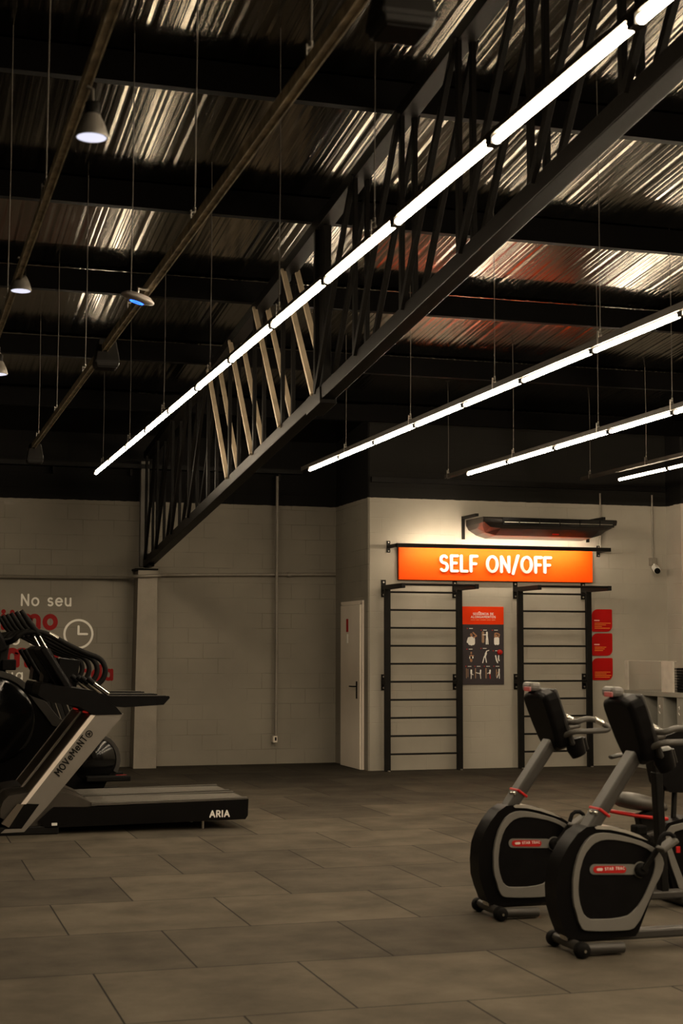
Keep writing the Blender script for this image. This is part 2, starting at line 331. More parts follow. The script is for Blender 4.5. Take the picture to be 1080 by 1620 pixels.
# ------------------------------------------------------------------ rounded pen lettering
def arc(cx, cy, rx, ry, a0, a1, n=9):
    return [(cx+rx*math.cos(math.radians(a0+(a1-a0)*i/n)), cy+ry*math.sin(math.radians(a0+(a1-a0)*i/n))) for i in range(n+1)]
GL = {
 'S': (.56, [arc(.29, .75, .22, .23, 40, 270)[:]+arc(.29, .26, .25, .26, 90, -140)]),
 'E': (.52, [[(.5, 1), (.07, 1), (.07, 0), (.5, 0)], [(.07, .52), (.42, .52)]]),
 'L': (.5, [[(.07, 1), (.07, 0), (.48, 0)]]),
 'F': (.5, [[(.5, 1), (.07, 1), (.07, 0)], [(.07, .5), (.42, .5)]]),
 'O': (.8, [arc(.4, .5, .36, .5, 0, 360, 20)]),
 'Q': (.8, [arc(.4, .5, .36, .5, 0, 360, 20), [(.5, .22), (.76, -.06)]]),
 'N': (.7, [[(.07, 0), (.07, 1), (.62, 0), (.62, 1)]]),
 'M': (.86, [[(.07, 0), (.1, 1), (.43, .4), (.76, 1), (.79, 0)]]),
 'V': (.72, [[(.04, 1), (.36, 0), (.68, 1)]]),
 'T': (.62, [[(.02, 1), (.6, 1)], [(.31, 1), (.31, 0)]]),
 'A': (.74, [[(.04, 0), (.37, 1), (.7, 0)], [(.16, .34), (.58, .34)]]),
 'R': (.6, [[(.07, 0), (.07, 1), (.3, 1)]+arc(.3, .75, .22, .25, 90, -90)+[(.07, .5)], [(.3, .5), (.55, 0)]]),
 'I': (.16, [[(.08, 0), (.08, 1)]]),
 'U': (.66, [[(.07, 1), (.07, .3)]+arc(.33, .3, .26, .3, 180, 360)+[(.59, 1)]]),
 'C': (.68, [arc(.4, .5, .36, .5, 50, 310, 16)]),
 'G': (.74, [arc(.4, .5, .36, .5, 50, 340, 16)+[(.72, .45), (.45, .45)]]),
 'D': (.7, [[(.07, 0), (.07, 1), (.25, 1)]+arc(.25, .5, .4, .5, 90, -90, 12)+[(.07, 0)]]),
 '/': (.44, [[(.02, -.12), (.4, 1.08)]]),
 ' ': (.34, []),
 'o': (.62, [arc(.31, .34, .27, .34, 0, 360, 18)]),
 's': (.46, [arc(.23, .51, .17, .17, 40, 270)+arc(.23, .17, .19, .17, 90, -140)]),
 'e': (.6, [[(.06, .36), (.56, .36)]+arc(.31, .34, .26, .34, 5, 320, 14)]),
 'u': (.58, [[(.07, .68), (.07, .26)]+arc(.28, .26, .21, .26, 180, 360)+[(.49, .68), (.49, 0)]]),
 'r': (.4, [[(.07, 0), (.07, .68)], [(.07, .4)]+arc(.27, .44, .2, .24, 160, 80, 6)]),
 'i': (.16, [[(.08, 0), (.08, .68)], [(.08, .92), (.08, .925)]]),
 't': (.38, [[(.15, .9), (.15, .12), (.22, .02), (.34, .02)], [(.0, .66), (.34, .66)]]),
 'm': (.94, [[(.07, 0), (.07, .68)], [(.07, .42)]+arc(.27, .45, .2, .23, 170, 0)+[(.47, 0)], [(.47, .42)]+arc(.67, .45, .2, .23, 170, 0)+[(.87, 0)]]),
 'n': (.56, [[(.07, 0), (.07, .68)], [(.07, .42)]+arc(.27, .45, .2, .23, 170, 0)+[(.47, 0)]]),
 'p': (.64, [[(.07, -.3), (.07, .68)], arc(.33, .34, .26, .34, 0, 360, 16)]),
 'd': (.64, [[(.57, 1.0), (.57, 0)], arc(.31, .34, .26, .34, 0, 360, 16)]),
 'a': (.6, [[(.53, .68), (.53, 0)], arc(.3, .34, .24, .34, 0, 360, 16)]),
 'v': (.56, [[(.04, .68), (.28, 0), (.52, .68)]]),
}
def text_width(s, gap): return sum(GL[c][0]+gap for c in s)-gap
def letters(mb, s, o, u, v, n, size, hw=.07, z0=0.0, z1=.01, gap=.16, width=None):
    """lettering with its baseline starting at o; width, if given, fixes the total run"""
    sx = size if width is None else width/text_width(s, gap)
    x = 0.0
    for c in s:
        wd, st = GL[c]
        for pl in st:
            mb.stroke([((x+a)*sx, b*size) for a, b in pl], hw*size, o, u, v, n, z0, z1)
        x += wd+gap
    return mb
VX, VY, VZ = Vector((1, 0, 0)), Vector((0, 1, 0)), Vector((0, 0, 1))

# ================================================================== THE ROOM
YB, YF = 19.7, 18.25       # back wall, face of the projecting block
XC, XR, XL = 5.82, 10.05, -7.0
YN = -5.0
SL = 0.10                  # roof fall towards the back wall
def roof_z(y): return 4.32+SL*(YB-y)
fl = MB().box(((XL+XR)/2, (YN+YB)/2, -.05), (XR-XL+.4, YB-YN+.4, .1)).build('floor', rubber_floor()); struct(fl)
M_BW = block_wall('grey_block_wall', (0.235, 0.213, 0.174))
M_BW2 = block_wall('grey_block_wall_side', (0.235, 0.213, 0.174), axis='YZ')
M_FW = block_wall('grey_plaster_wall', (0.345, 0.318, 0.268), mortar_depth=0.06, dark=(0.010, 0.009, 0.0075))
struct(MB().box(((XL+XC)/2, YB+.1, 2.2), (XC-XL+.2, .2, 4.6)).build('wall_back', M_BW))
struct(MB().box((XC+.1, (YF+YB)/2+.1, 2.25), (.2, YB-YF+.2-.02, 4.7)).build('wall_recess_side', M_BW2))
struct(MB().box(((XC+XR)/2+.01, YF+.1, 2.25), (XR-XC-.02, .2, 4.7)).build('wall_front_of_block', M_FW))
# right wall with shallow vertical folds
rw = MB(); ys = []
y = YF+.1; k = 0
prof = []
while y > YN:
    dpt = [0.0, 0.03, 0.0, 0.045][k % 4] if y > 9 else 0.0
    st = [0.34, 0.2, 0.16, 0.26][k % 4] if y > 9 else 4.0
    prof.append((XR-dpt, y)); y2 = max(YN, y-st); prof.append((XR-dpt, y2)); y = y2-0.02; k += 1
prof += [(XR+.2, YN), (XR+.2, YF+.1)]
rw.prism(prof, 0, 7.2, 'XY'); struct(rw.build('wall_right', block_wall('grey_plaster_wall_right', (0.36, 0.33, 0.28), axis='YZ', mortar_depth=0.0), bevel=.006))
struct(MB().box((XL-.1, (YN+YB)/2, 3.4), (.2, YB-YN+.4, 7.2)).build('wall_left', block_wall('grey_block_wall_left', (0.2, 0.19, 0.165), axis='YZ')))
struct(MB().box(((XL+XR)/2, YN-.1, 3.6), (XR-XL+.4, .2, 7.2)).build('wall_front', block_wall('grey_block_wall_front', (0.2, 0.19, 0.165))))
# corrugated roof sheet
rf = MB(); xs = []
x = XL-.1
while x < XR+.2:
    for dx, dz in ((0, 0), (.03, 0), (.055, .0022), (.07, .0022), (.095, 0), (.12, 0), (.13, .0007), (.14, .0007), (.15, 0), (.17, 0), (.18, .0009), (.19, .0009), (.2, 0), (.22, 0), (.228, .0006), (.236, .0006), (.244, 0)):
        xs.append((x+dx, dz))
    x += .25
ycuts = [YN-.2, 0.9, 6.9, 12.9, YB+.2]
for a, b_ in zip(ycuts[:-1], ycuts[1:]):
    V = []; Fc = []
    off = .012 if ycuts.index(a) % 2 else 0.0
    a2 = a-.12 if ycuts.index(a) else a
    for i, (xx, dz) in enumerate(xs):
        V += [(xx, a2, roof_z(a2)+dz+off), (xx, b_, roof_z(b_)+dz+off)]
        if i: Fc.append((2*i-2, 2*i-1, 2*i+1, 2*i))
    rf.add(V, Fc)
struct(rf.build('ceiling', roof_metal()))
# purlins across the roof
PUR = [17.6-2.05*i for i in range(0, 11)]
for i, y in enumerate(PUR):
    zb = roof_z(y)-.205; p = MB()
    sec = [(y-.035, zb+.2), (y-.035, zb), (y+.04, zb), (y+.04, zb+.018), (y+.034, zb+.018), (y+.034, zb+.006), (y-.029, zb+.006), (y-.029, zb+.194), (y+.034, zb+.194), (y+.034, zb+.18), (y+.04, zb+.18), (y+.04, zb+.2)]
    p.prism(sec, XL+.02, XR-.02, 'YZ')
    tag(p.build('roof_purlin', M_PURLIN), 'black steel roof purlin running across the hall under the sheets, '+ORD[i], 'roof beam', 'purlins under the roof sheets')

# ------------------------------------------------------------------ truss
XT = 3.2
def low_z(y): return 2.56+0.1043*(19.5-y)+.06
def up_z(y): return 4.02+SL*(YB-y)
tr = thing('roof_truss', 'deep black steel truss rising from the concrete pier across the ceiling', 'truss', (XT, 19.5, 2.56))
T0 = Vector((XT, 19.5, 2.56))
def tl(x, y, z): return Vector((x, y, z))-T0
ya, yb = 19.47, 0.5
MB().bar(tl(XT, ya, low_z(ya)), tl(XT, yb, low_z(yb)), .11, .11).build('lower_chord', M_TRUSS, tr, .006)
MB().bar(tl(XT, 19.5, up_z(19.5)), tl(XT, yb, up_z(yb)), .12, .09).build('upper_chord', M_TRUSS, tr, .004)
nodes = [19.3-1.02*0]+[18.47-1.037*i for i in range(0, 17)]
sp = MB().bar(tl(XT, 11.05, low_z(11.05)-.02), tl(XT, 11.45, low_z(11.45)-.02), .135, .13); sp.build('splice_sleeve', M_TRUSS, tr, .003)
for i, y in enumerate(nodes):
    for sx in (-1, 1):
        x = XT+sx*.045
        MB().bar(tl(x, y+.03, low_z(y)+.04), tl(x, y+.03, up_z(y)-.03), .03, .045).build('vertical_web', M_TRUSS, tr, .002)
    if i+1 < len(nodes):
        y2 = nodes[i+1]; tan = 11.0 < y2 < 14.5
        for sx in (-1, 1):
            x = XT+sx*.062
            if tan: a, b_ = tl(x, y-.02, up_z(y)-.02), tl(x, y2+.05, low_z(y2)+.03)
            else: a, b_ = tl(x, y-.02, low_z(y)+.03), tl(x, y2+.02, up_z(y2)-.02)
            o = MB().bar(a, b_, .042 if tan else .034, .03 if tan else .045).build('diagonal_web', M_TAN if tan else M_TRUSS, tr, .002)
            if tan: o['label'] = 'tan diagonal web bar'
gp = MB().box(tl(XT, 11.15, (low_z(11.15)+up_z(11.15))/2), (.06, .16, up_z(11.15)-low_z(11.15)-.1)); gp.build('stiffener_post', M_TRUSS, tr, .003)
ep = MB().box(tl(XT-.03, 19.58, 3.28), (.11, .09, 1.38)); ep.build('end_post', mat('dusty_grey_steel', (0.09, 0.082, 0.068), .5, .2), tr, .004)
MB().prism([(-.02, .005), (.0, .2), (-.30, .16), (-.42, .01)], -.03, .03, 'YZ').build('gusset_plate', M_TRUSS, tr)
MB().box(tl(XT-.02, 19.52, 2.545), (.3, .3, .02)).build('base_plate', M_TRUSS, tr)
# concrete pier
pr = MB().prism([(3.04, 0), (3.335, 0), (3.315, 2.53), (3.07, 2.53)], 19.37, YB-.004, 'XZ')
tag(pr.build('concrete_pier', M_CONCRETE, None, .008), 'plain grey concrete pier against the back wall carrying the truss', 'column')

# ------------------------------------------------------------------ steel tray along the back wall, up in the dark zone
ct = thing('cable_tray', 'black perforated cable tray running along the dark top of the back wall', 'cable tray', (-.5, YB-.1, 3.88))
MB().box((0, 0, 0), (11.6, .16, .02)).box((0, -.08, .02), (11.6, .008, .055)).box((0, .08, .02), (11.6, .008, .055)).build('tray', M_BLACK, ct)
for i in range(12): MB().box((-5.5+i, .05, -.05), (.03, .07, .1)).build('bracket', M_BLACK, ct)
lb = MB().box(((XC+XR)/2, YF-.03, 3.68), (XR-XC-.06, .06, .07))
tag(lb.build('wall_ledge_beam', M_BLACK, None, .004), 'black ledge beam along the top of the wall above the air conditioner', 'beam')
# conduits on the walls
def conduit(name, pts, r, label, mt=M_PIPE, clips=(), group=None):
    base = Vector(pts[0]); t = thing(name, label, 'conduit', base, 0, group)
    MB().tube(smooth_open([Vector(p)-base for p in pts], 1) if len(pts) > 2 else [Vector(p)-base for p in pts], r, 8).build('pipe', mt, t)
    for c in clips: MB().lathe([(r*1.5, -.02), (r*1.5, .02)], Vector(c)-base, 'Z' if abs(pts[0][2]-pts[-1][2]) > .5 else 'X', 10).build('coupling', mt, t)
    return t
conduit('level_conduit', [(-6.9, YB-.04, 2.40), (2.9, YB-.04, 2.44), (3.0, YB-.2, 2.445), (3.02, 19.33, 2.45), (3.36, 19.33, 2.465), (3.38, YB-.2, 2.48), (3.5, YB-.04, 2.49), (5.8, YB-.04, 2.53)], .022, 'thin grey conduit running level across the back wall and around the pier', clips=[(2.8, YB-.04, 2.44), (5.15, YB-.04, 2.515)])
cd = conduit('socket_conduit', [(4.97, YB-.09, 3.84), (4.97, YB-.09, .372)], .02, 'vertical grey conduit dropping to a small socket on the back wall', clips=[(4.97, YB-.09, 3.38), (4.97, YB-.09, 2.3)])
so = thing('wall_socket', 'small cream wall socket box at the foot of the vertical conduit', 'socket', (4.955, YB-.095, .33))
MB().box((0, .0225, 0), (.056, .095, .085)).build('box', M_DOOR, so, .004); MB().box((.004, -.026, .004), (.024, .006, .045)).build('outlet', M_BLACK, so)
conduit('cable_conduit', [(9.06, YF-.03, 3.6), (9.06, YF-.03, 2.86)], .012, 'thin grey cable conduit beside the right end of the air conditioner', clips=[(9.06, YF-.03, 3.0)])
conduit('camera_conduit', [(9.83, YF-.03, 3.6), (9.83, YF-.03, 2.75)], .012, 'thin grey conduit dropping to the security camera')
# security camera
c = at(1031, 894, Y=YF); sc_ = thing('security_camera', 'small white bullet security camera with black lens on the right wall', 'camera', (9.83, YF, 2.64))
MB().box((0, -.03, .06), (.1, .06, .1)).build('junction_box', M_PIPE, sc_, .006)
MB().tube([(0, -.06, .02), (-.01, -.1, -.02)], .016, 10).build('arm', M_WHITE, sc_)
MB().tube([(.02, -.03, -.015), (.01, -.08, -.03), (-.03, -.2, -.07)], [.04, .047, .045], 16).build('body', M_WHITE, sc_)
MB().tube([(-.03, -.2, -.07), (-.036, -.215, -.075)], .04, 16).build('lens', M_GLOSS, sc_)
# door in the side face of the block
dl = at(543, 1209, X=XC).y; dr = at(574.5, 1218, X=XC).y
d1 = struct(MB().box((XC-.025, (dl+dr)/2, 1.045), (.04, dl-dr-.02, 2.09)).build('door_1', M_DOOR, None, .004))
for nm, cy, cz, sy, sz in (('door_frame', dl+.005, 1.06, .05, 2.12), ('door_frame', dr-.005, 1.06, .05, 2.12)):
    o = MB().box((XC-.012, cy, cz), (.034, sy, sz)).build(nm, M_DOOR, d1)
MB().box((XC-.012, (dl+dr)/2, 2.12), (.034, dl-dr+.06, .05)).build('door_frame', M_DOOR, d1)
hd = MB(); hy = dr+.13
hd.box((XC-.05, hy, 1.0), (.012, .03, .22)); hd.tube([(XC-.05, hy, 1.045), (XC-.1, hy, 1.045), (XC-.105, hy+.14, 1.045)], .009, 8)
hd.build('door_handle', M_BLACK, d1)
sg = MB().box((XC-.047, dl-.32, 1.83), (.004, .085, .17)); sg.build('sticker', M_REDCARD, d1)
MB().box((XC-.047, dl-.32, 1.66), (.004, .06, .12)).build('sticker', M_WHITEPAINT, d1)

# ------------------------------------------------------------------ mural lettering on the back wall
mu = thing('wall_lettering', 'painted white and red motivational lettering with clock icon on the back wall', 'lettering', (1.6, YB, 1.4))
def wl(mb, s, xl, xr, ybase, size_px, hw):
    a = at(xl, ybase, Y=YB); b_ = at(xr, ybase, Y=YB)
    a = Vector((a.x, YB, a.z))-mu.location
    sz = at(xl, ybase-size_px, Y=YB).z-at(xl, ybase, Y=YB).z
    return letters(mb, s, a, VX, VZ, -VY, sz, hw, 0, .004, .2, b_.x-(a.x+mu.location.x))
def wtext(s, xl, xr, yb, px, hw, mt): wl(MB(), s, xl, xr, yb, px, hw).build('lettering', mt, mu)
wtext('No seu', 33, 113, 957.5, 17, .085, M_WHITEPAINT)
wtext('ritmo', -17, 89, 993, 28, .13, M_REDPAINT)
wtext('no seu', 2, 88, 1019, 16.5, .085, M_WHITEPAINT)
wtext('tempo', -47, 110, 1052, 34, .13, M_REDPAINT)
wtext('na sua', -43, 36, 1075, 15, .085, M_WHITEPAINT)
wtext('passada', 59, 178, 1075, 21, .13, M_REDPAINT)
ck = MB(); cc = at(124, 1003, Y=YB); r_ = (at(124, 981, Y=YB)-cc).z
o_ = Vector((cc.x, YB, cc.z))-mu.location
ck.stroke([(r_*math.cos(2*PI*i/40), r_*math.sin(2*PI*i/40)) for i in range(41)], .014, o_, VX, VZ, -VY, 0, .004)
ck.stroke([(0, r_*.55), (0, 0), (r_*.62, 0)], .014, o_, VX, VZ, -VY, 0, .004)
ck.build('clock_icon', M_WHITEPAINT, mu)
pl = MB().box((at(15, 799, Y=YB).x, YB-.005, 3.39), (.14, .01, .05)); tag(pl.build('wall_plate', M_PIPE), 'small grey plate high on the back wall at left', 'plate')

# ------------------------------------------------------------------ SELF ON/OFF sign, lit from the bar above it
s0, s1 = 6.215, 8.925; sz0, sz1 = 2.405, 2.82
sg = thing('illuminated_sign', 'long orange sign panel reading SELF ON/OFF above the wall bars', 'sign', ((s0+s1)/2, YF, sz0))
MB().box((0, -.03, (sz1-sz0)/2), (s1-s0, .05, sz1-sz0)).build('panel', M_ORANGE, sg, .003)
MB().box((0, -.008, (sz1-sz0)/2), (s1-s0+.012, .016, sz1-sz0+.012)).build('backing', M_BLACK, sg)
la = at(695, 903, Y=YF-.06); lb_ = at(870, 903, Y=YF-.06)
hz = at(695, 879, Y=YF-.06).z-la.z
sxx = (lb_.x-la.x)/text_width('SELF ON/OFF', .2); xo = 0
for ch in 'SELF ON/OFF':
    if ch != ' ':
        lm = MB(); letters(lm, ch, Vector((la.x-sg.location.x+xo*sxx, -.055, la.z-sz0)), VX, VZ, -VY, hz, .088, 0, .03, .2, sxx*GL[ch][0]); lm.build('raised_letter', M_WHITE, sg)
    xo += GL[ch][0]+.2
# bar with LED strip
yb_ = YF-.34; zb_ = at(790, 866, Y=yb_).z
xa, xb = at(627, 864, Y=yb_).x, at(965, 870, Y=yb_).x
br_ = thing('light_bar', 'black steel bar with hidden warm strip light projecting above the orange sign', 'light bar', ((xa+xb)/2, YF, zb_))
hb = (xb-xa)/2
MB().box((0, -.34, 0), (xb-xa, .05, .05)).build('bar', M_BLACK, br_, .003)
for sx, xx in ((-1, at(614, 865, Y=YF).x-(xa+xb)/2), (1, at(945.5, 872, Y=YF).x-(xa+xb)/2)):
    MB().box((xx, -.17, 0), (.04, .32, .04)).build('bracket_arm', M_BLACK, br_, .002)
    MB().box((xx, -.006, 0), (.045, .012, .15)).build('wall_plate', M_BLACK, br_)
    for dz in (-.055, .055): MB().lathe([(.008, -.02), (.008, -.012)], (xx, 0, dz), 'Y', 8).build('bolt', M_STEEL, br_)
MB().box((0, -.3125, -.004), (xb-xa-.5, .004, .03)).build('led_strip', M_LED, br_)

# ------------------------------------------------------------------ air conditioner
ax0, ax1 = 7.14, 9.0
ac = thing('air_conditioner', 'black wall-hung air conditioner above the orange sign', 'air conditioner', ((ax0+ax1)/2, YF, 2.95))
hw_ = (ax1-ax0)/2
def acsec(x, k):   # k shrinks the section near the ends
    return [(x, -.62, .24), (x, -.64, .22), (x, -.64+.02*k, .17), (x, -.60+.1*k, .10+.05*k), (x, -.42+.1*k, .02+.12*k), (x, -.08, .0+.13*k), (x, -.03, .02+.12*k), (x, -.03, .24)]
V = []; Fc = []
stn = [(-hw_, 1.2), (-hw_+.03, .75), (-hw_+.12, .3), (-hw_+.25, 0), (hw_-.25, 0), (hw_-.12, .3), (hw_-.03, .75), (hw_, 1.2)]
for x, k in stn: V += acsec(x, k)
n = 8
for i in range(len(stn)-1):
    for j in range(n): Fc.append((i*n+j, i*n+(j+1) % n, (i+1)*n+(j+1) % n, (i+1)*n+j))
Fc += [tuple(range(n))[::-1], tuple(range((len(stn)-1)*n, len(stn)*n))]
MB().add(V, Fc, False).build('body', mat('dark_brown_plastic', (0.02, 0.016, 0.014), .4, spec=.3), ac, .008)
MB().box((.1, -.645, .185), (1.55, .012, .09)).build('vent', M_GLOSS, ac)
for i in range(5): MB().box((-.45+i*.28, -.655, .185), (.012, .01, .07)).build('louver', M_PLASTIC, ac)
MB().box((.1, -.655, .175), (1.5, .006, .006)).build('louver', M_STEEL, ac)
MB().box((.12, -.5, .045), (.09, .01, .012), Matrix.Rotation(.7, 3, 'X')).build('badge', M_RED, ac)
for xx in (-hw_-.03, hw_-.12):
    MB().box((xx, -.25, .27), (.04, .5, .035)).build('bracket', M_BLACK, ac)
    MB().box((xx, -.012, .14), (.04, .02, .3)).build('bracket', M_BLACK, ac)

# ------------------------------------------------------------------ wall bars
def wall_bars(px0, px1, label):
    YP = YF-.16
    xl, xr = at(px0, 1100, Y=YP).x, at(px1, 1100, Y=YP).x
    t = thing('wall_bars', label, 'wall bars', ((xl+xr)/2, YP, 0), 0, 'wall bars under the orange sign'); h = (xr-xl)/2
    for sx in (-1, 1):
        MB().box((sx*h, 0, 1.14), (.075, .05, 2.28)).build('upright', M_BLACK, t, .004)
        MB().box((sx*h, -.24, 2.30), (.05, .78, .06)).build('top_arm', M_BLACK, t, .004)
        MB().box((sx*h, .153, 2.29), (.06, .012, .22)).build('wall_plate', M_BLACK, t)
        MB().box((sx*h-sx*0, .09, 1.105), (.05, .14, .05)).build('mid_arm', M_BLACK, t)
        MB().box((sx*h, .153, 1.105), (.06, .012, .2)).build('wall_plate', M_BLACK, t)
        for zz in (2.21, 2.37, 1.035, 1.175): MB().lathe([(.011, .137), (.011, .148)], (sx*h, 0, zz), 'Y', 8).build('bolt', M_STEEL, t)
        MB().lathe([(.018, 0), (.018, .012)], (sx*h+.01, -.035, 0), 'Z', 8).build('foot', M_STEEL, t)
    for k in range(10):
        z = .212+.2255*k
        MB().tube([(-h+.03, 0, z), (h-.03, 0, z)], .0125, 8).build('rung', M_BLACK, t)
    MB().tube([(-h+.02, -.6, 2.315), (h-.02, -.6, 2.315)], .0145, 8).build('pull_up_bar', M_BLACK, t)
    return t
wall_bars(612.5, 726.5, 'black steel wall bars beside the cream door, left set under the orange sign')
wall_bars(823.5, 932, 'black steel wall bars beside the red placards, right set under the orange sign')

# ------------------------------------------------------------------ poster with stretching figures
p0 = at(731.5, 1083, Y=YF); p1 = at(795.5, 960, Y=YF)
W_, H_ = p1.x-p0.x, p1.z-p0.z
po = thing('stretching_poster', 'charcoal and orange poster of stretching exercises between the two wall bars', 'poster', (p0.x, YF, p0.z))
MB().box((W_/2, -.008, H_*.385), (W_, .014, H_*.77)).build('sheet', M_POSTER, po)
MB().box((W_/2, -.008, H_*.885), (W_, .015, H_*.23)).build('header', M_ORANGE2, po)
hm = MB()
def ptxt(mb, s, cx, yb, size, width, hw=.09): letters(mb, s, Vector(((cx*W_)-width*W_/2, -.0156, yb*H_)), VX, VZ, -VY, size*H_, hw, 0, .001, .2, width*W_)
ptxt(hm, 'SEQUENCIA DE', .5, .893, .026, .5, .095); ptxt(hm, 'ALONGAMENTOS', .5, .853, .026, .6, .095)
hm.stroke([(-.012, 0), (0, .009), (.012, 0)], .0035, Vector((.405*W_, -.0156, .925*H_)), VX, VZ, -VY, 0, .001)
hm.build('heading', M_WHITE, po)
sb = MB()
for i, l in enumerate((.1, .07, .13, .09, .08)):
    x0 = .2+sum((.1, .07, .13, .09, .08)[:i])+i*.03; sb.stroke([(x0*W_, 0), ((x0+l)*W_, 0)], .0035, Vector((0, -.0156, .828*H_)), VX, VZ, -VY, 0, .001)
sb.build('subtitle', mat('faded_orange_print', (.8, .3, .12), .5), po)
# figures: (cell centre x, cell base y, height) then strokes in unit cells: (kind, width, points)
T1 = [('w', .16, [(.0, .12), (.0, .42)]), ('w', .13, [(-.12, .12), (-.12, .42)]), ('w', .13, [(.12, .12), (.12, .42)]), ('w', .07, [(-.2, .46), (-.28, .2)]), ('s', .085, [(-.02, .72), (.0, .64)]), ('s', .045, [(.16, .5), (.36, .62), (.12, .84)])]
T2 = [('b', .1, [(-.2, .25), (-.2, .95)]), ('w', .07, [(.12, .95), (.12, .6)]), ('w', .045, [(.08, .5), (.07, .08)]), ('w', .045, [(.18, .5), (.2, .08)]), ('w', .03, [(.1, .78), (-.2, .78)]), ('w', .07, [(.14, .6), (.13, .45)])]
T3 = [('w', .12, [(-.08, .12), (-.08, .5)]), ('w', .12, [(.1, .12), (.1, .5)]), ('s', .08, [(.0, .72), (.0, .64)]), ('s', .05, [(-.14, .6), (-.12, .88), (.05, .9)]), ('s', .05, [(.16, .55), (.24, .8), (.05, .9)])]
T4 = [('s', .1, [(0, .6), (0, .2)]), ('s', .07, [(0, .86), (0, .8)]), ('w', .12, [(-.06, .45), (.08, .48)]), ('s', .04, [(-.15, .6), (.2, .62)])]
T5 = [('w', .035, [(-.2, .05), (-.08, .5)]), ('w', .035, [(.1, .08), (.02, .5)]), ('w', .07, [(-.02, .5), (.08, .75)]), ('w', .05, [(.08, .82), (.1, .85)]), ('w', .03, [(.0, .72), (.12, .93), (.3, .98)])]
T6 = [('w', .06, [(-.18, .7), (-.1, .3), (0, .1)]), ('w', .06, [(.12, .7), (.1, .4), (.16, .25)]), ('b', .05, [(-.05, .4), (-.02, .2)]), ('w', .05, [(0, .08), (.02, .06)])]
T7 = [('b', .035, [(-.35, .1), (-.35, .95)]), ('b', .03, [(-.2, .2), (-.2, .9)]), ('w', .08, [(.12, .8), (.12, .5)]), ('w', .035, [(.12, .45), (.1, .05)]), ('w', .035, [(.18, .45), (.3, .4)])]
T8 = [('b', .05, [(-.35, .1), (-.35, .95)]), ('w', .06, [(.15, .8), (.12, .45)]), ('w', .035, [(.12, .45), (.16, .05)]), ('w', .035, [(.1, .5), (-.2, .55), (-.3, .6)])]
T9 = [('b', .06, [(-.25, .1), (-.25, .95)]), ('w', .065, [(.15, .8), (.12, .5)]), ('r', .035, [(.12, .45), (.16, .05)]), ('w', .03, [(.1, .6), (-.12, .5)])]
T10 = [('b', .05, [(-.15, .2), (-.15, .85)]), ('w', .06, [(.12, .88), (.1, .5)]), ('w', .035, [(.06, .45), (-.1, .1)]), ('w', .035, [(.14, .45), (.14, .05)]), ('s', .03, [(.1, .75), (-.1, .5)])]
cells = [(.21, .505, .19, T1), (.55, .505, .17, T2), (.82, .505, .17, T3), (.20, .27, .16, T4), (.54, .27, .17, T5), (.84, .27, .14, T6), (.17, .07, .14, T7), (.39, .07, .14, T8), (.62, .07, .14, T9), (.85, .07, .14, T10)]
for cx, cy, ch, strokes in cells:
    for kd, key, mt in (('figure', 'w', M_WHITE), ('figure', 's', M_SKIN), ('figure', 'b', mat('printed_wood', (.28, .17, .1), .5)), ('figure', 'r', M_RED)):
        ms = [q for q in strokes if q[0] == key]
        if not ms: continue
        fm = MB()
        for _, hw, pts in ms: fm.stroke([(a*ch*H_, b_*ch*H_) for a, b_ in pts], hw*ch*H_, Vector((cx*W_, -.0152-(.0006 if key != 'b' else 0), cy*H_)), VX, VZ, -VY, 0, .001, 8)
        fm.build('figure_print', mt, po)
    dm = MB(); dm.stroke([(0, 0)], .007, Vector(((cx-.1)*W_, -.0156, (cy+ch+.022)*H_)), VX, VZ, -VY, 0, .001); dm.build('number_dot', M_RED, po)
    dm = MB(); dm.stroke([(0, 0), (.045, 0)], .0035, Vector(((cx-.05)*W_, -.0156, (cy+ch+.022)*H_)), VX, VZ, -VY, 0, .001); dm.build('caption', M_WHITE, po)
q = at(791, 1032, Y=YF-.04)
rb = thing('red_push_button', 'round red push button on the right edge of the stretching poster', 'button', (q.x, YF, q.z))
MB().lathe([(.036, -.016), (.036, -.03), (.03, -.05), (.015, -.058), (0.0001, -.06)], (0, 0, 0), 'Y', 18).build('cap', M_RED, rb)
MB().lathe([(.028, 0), (.028, -.018)], (0, 0, 0), 'Y', 16).build('collar', M_STEEL, rb)

# ------------------------------------------------------------------ red placards
def placard(x0, x1, yt, yb, head, lines, label):
    a = at(x0, yb, Y=YF); b_ = at(x1, yt, Y=YF); w_, h_ = b_.x-a.x, b_.z-a.z
    t = thing('red_placard', label, 'placard', (a.x, YF, a.z), 0, 'red placards beside the right wall bars')
    r = .08; r2 = .012
    pts = [(r2, 0), (w_-r, 0)]+[(w_-r+r*math.sin(u), r-r*math.cos(u)) for u in (.4, .8, 1.2, 1.57)]+[(w_, h_-r2), (w_-r2, h_), (r, h_)]+[(r-r*math.sin(u), h_-r+r*math.cos(u)) for u in (.4, .8, 1.2, 1.57)]+[(0, r2)]
    MB().prism(pts, -.012, -.001, 'XZ').build('board', M_REDCARD, t)
    if head:
        hm = MB(); hm.stroke([(.035, 0), (.1, 0)], .008, Vector((0, -.0122, h_*.5)), VX, VZ, -VY, 0, .001); hm.build('heading', mat('pink_print', (.8, .35, .3), .5), t)
    lm = MB()
    for i, l in enumerate(lines): lm.stroke([(.035, 0), (.035+l*(w_-.06), 0)], .0035, Vector((0, -.0122, h_*(.38 if head else .36)-i*.022)), VX, VZ, -VY, 0, .001, 6)
    lm.build('small_print', mat('orange_print', (.85, .28, .03), .5), t)
placard(936, 967, 964, 999.5, True, (1, .7, .45, .95), 'red placard with cut corners, topmost of the three beside the right wall bars')
placard(936, 967.5, 1002, 1037.5, True, (.7, .6, .5), 'red placard with cut corners, middle one of the three beside the right wall bars')
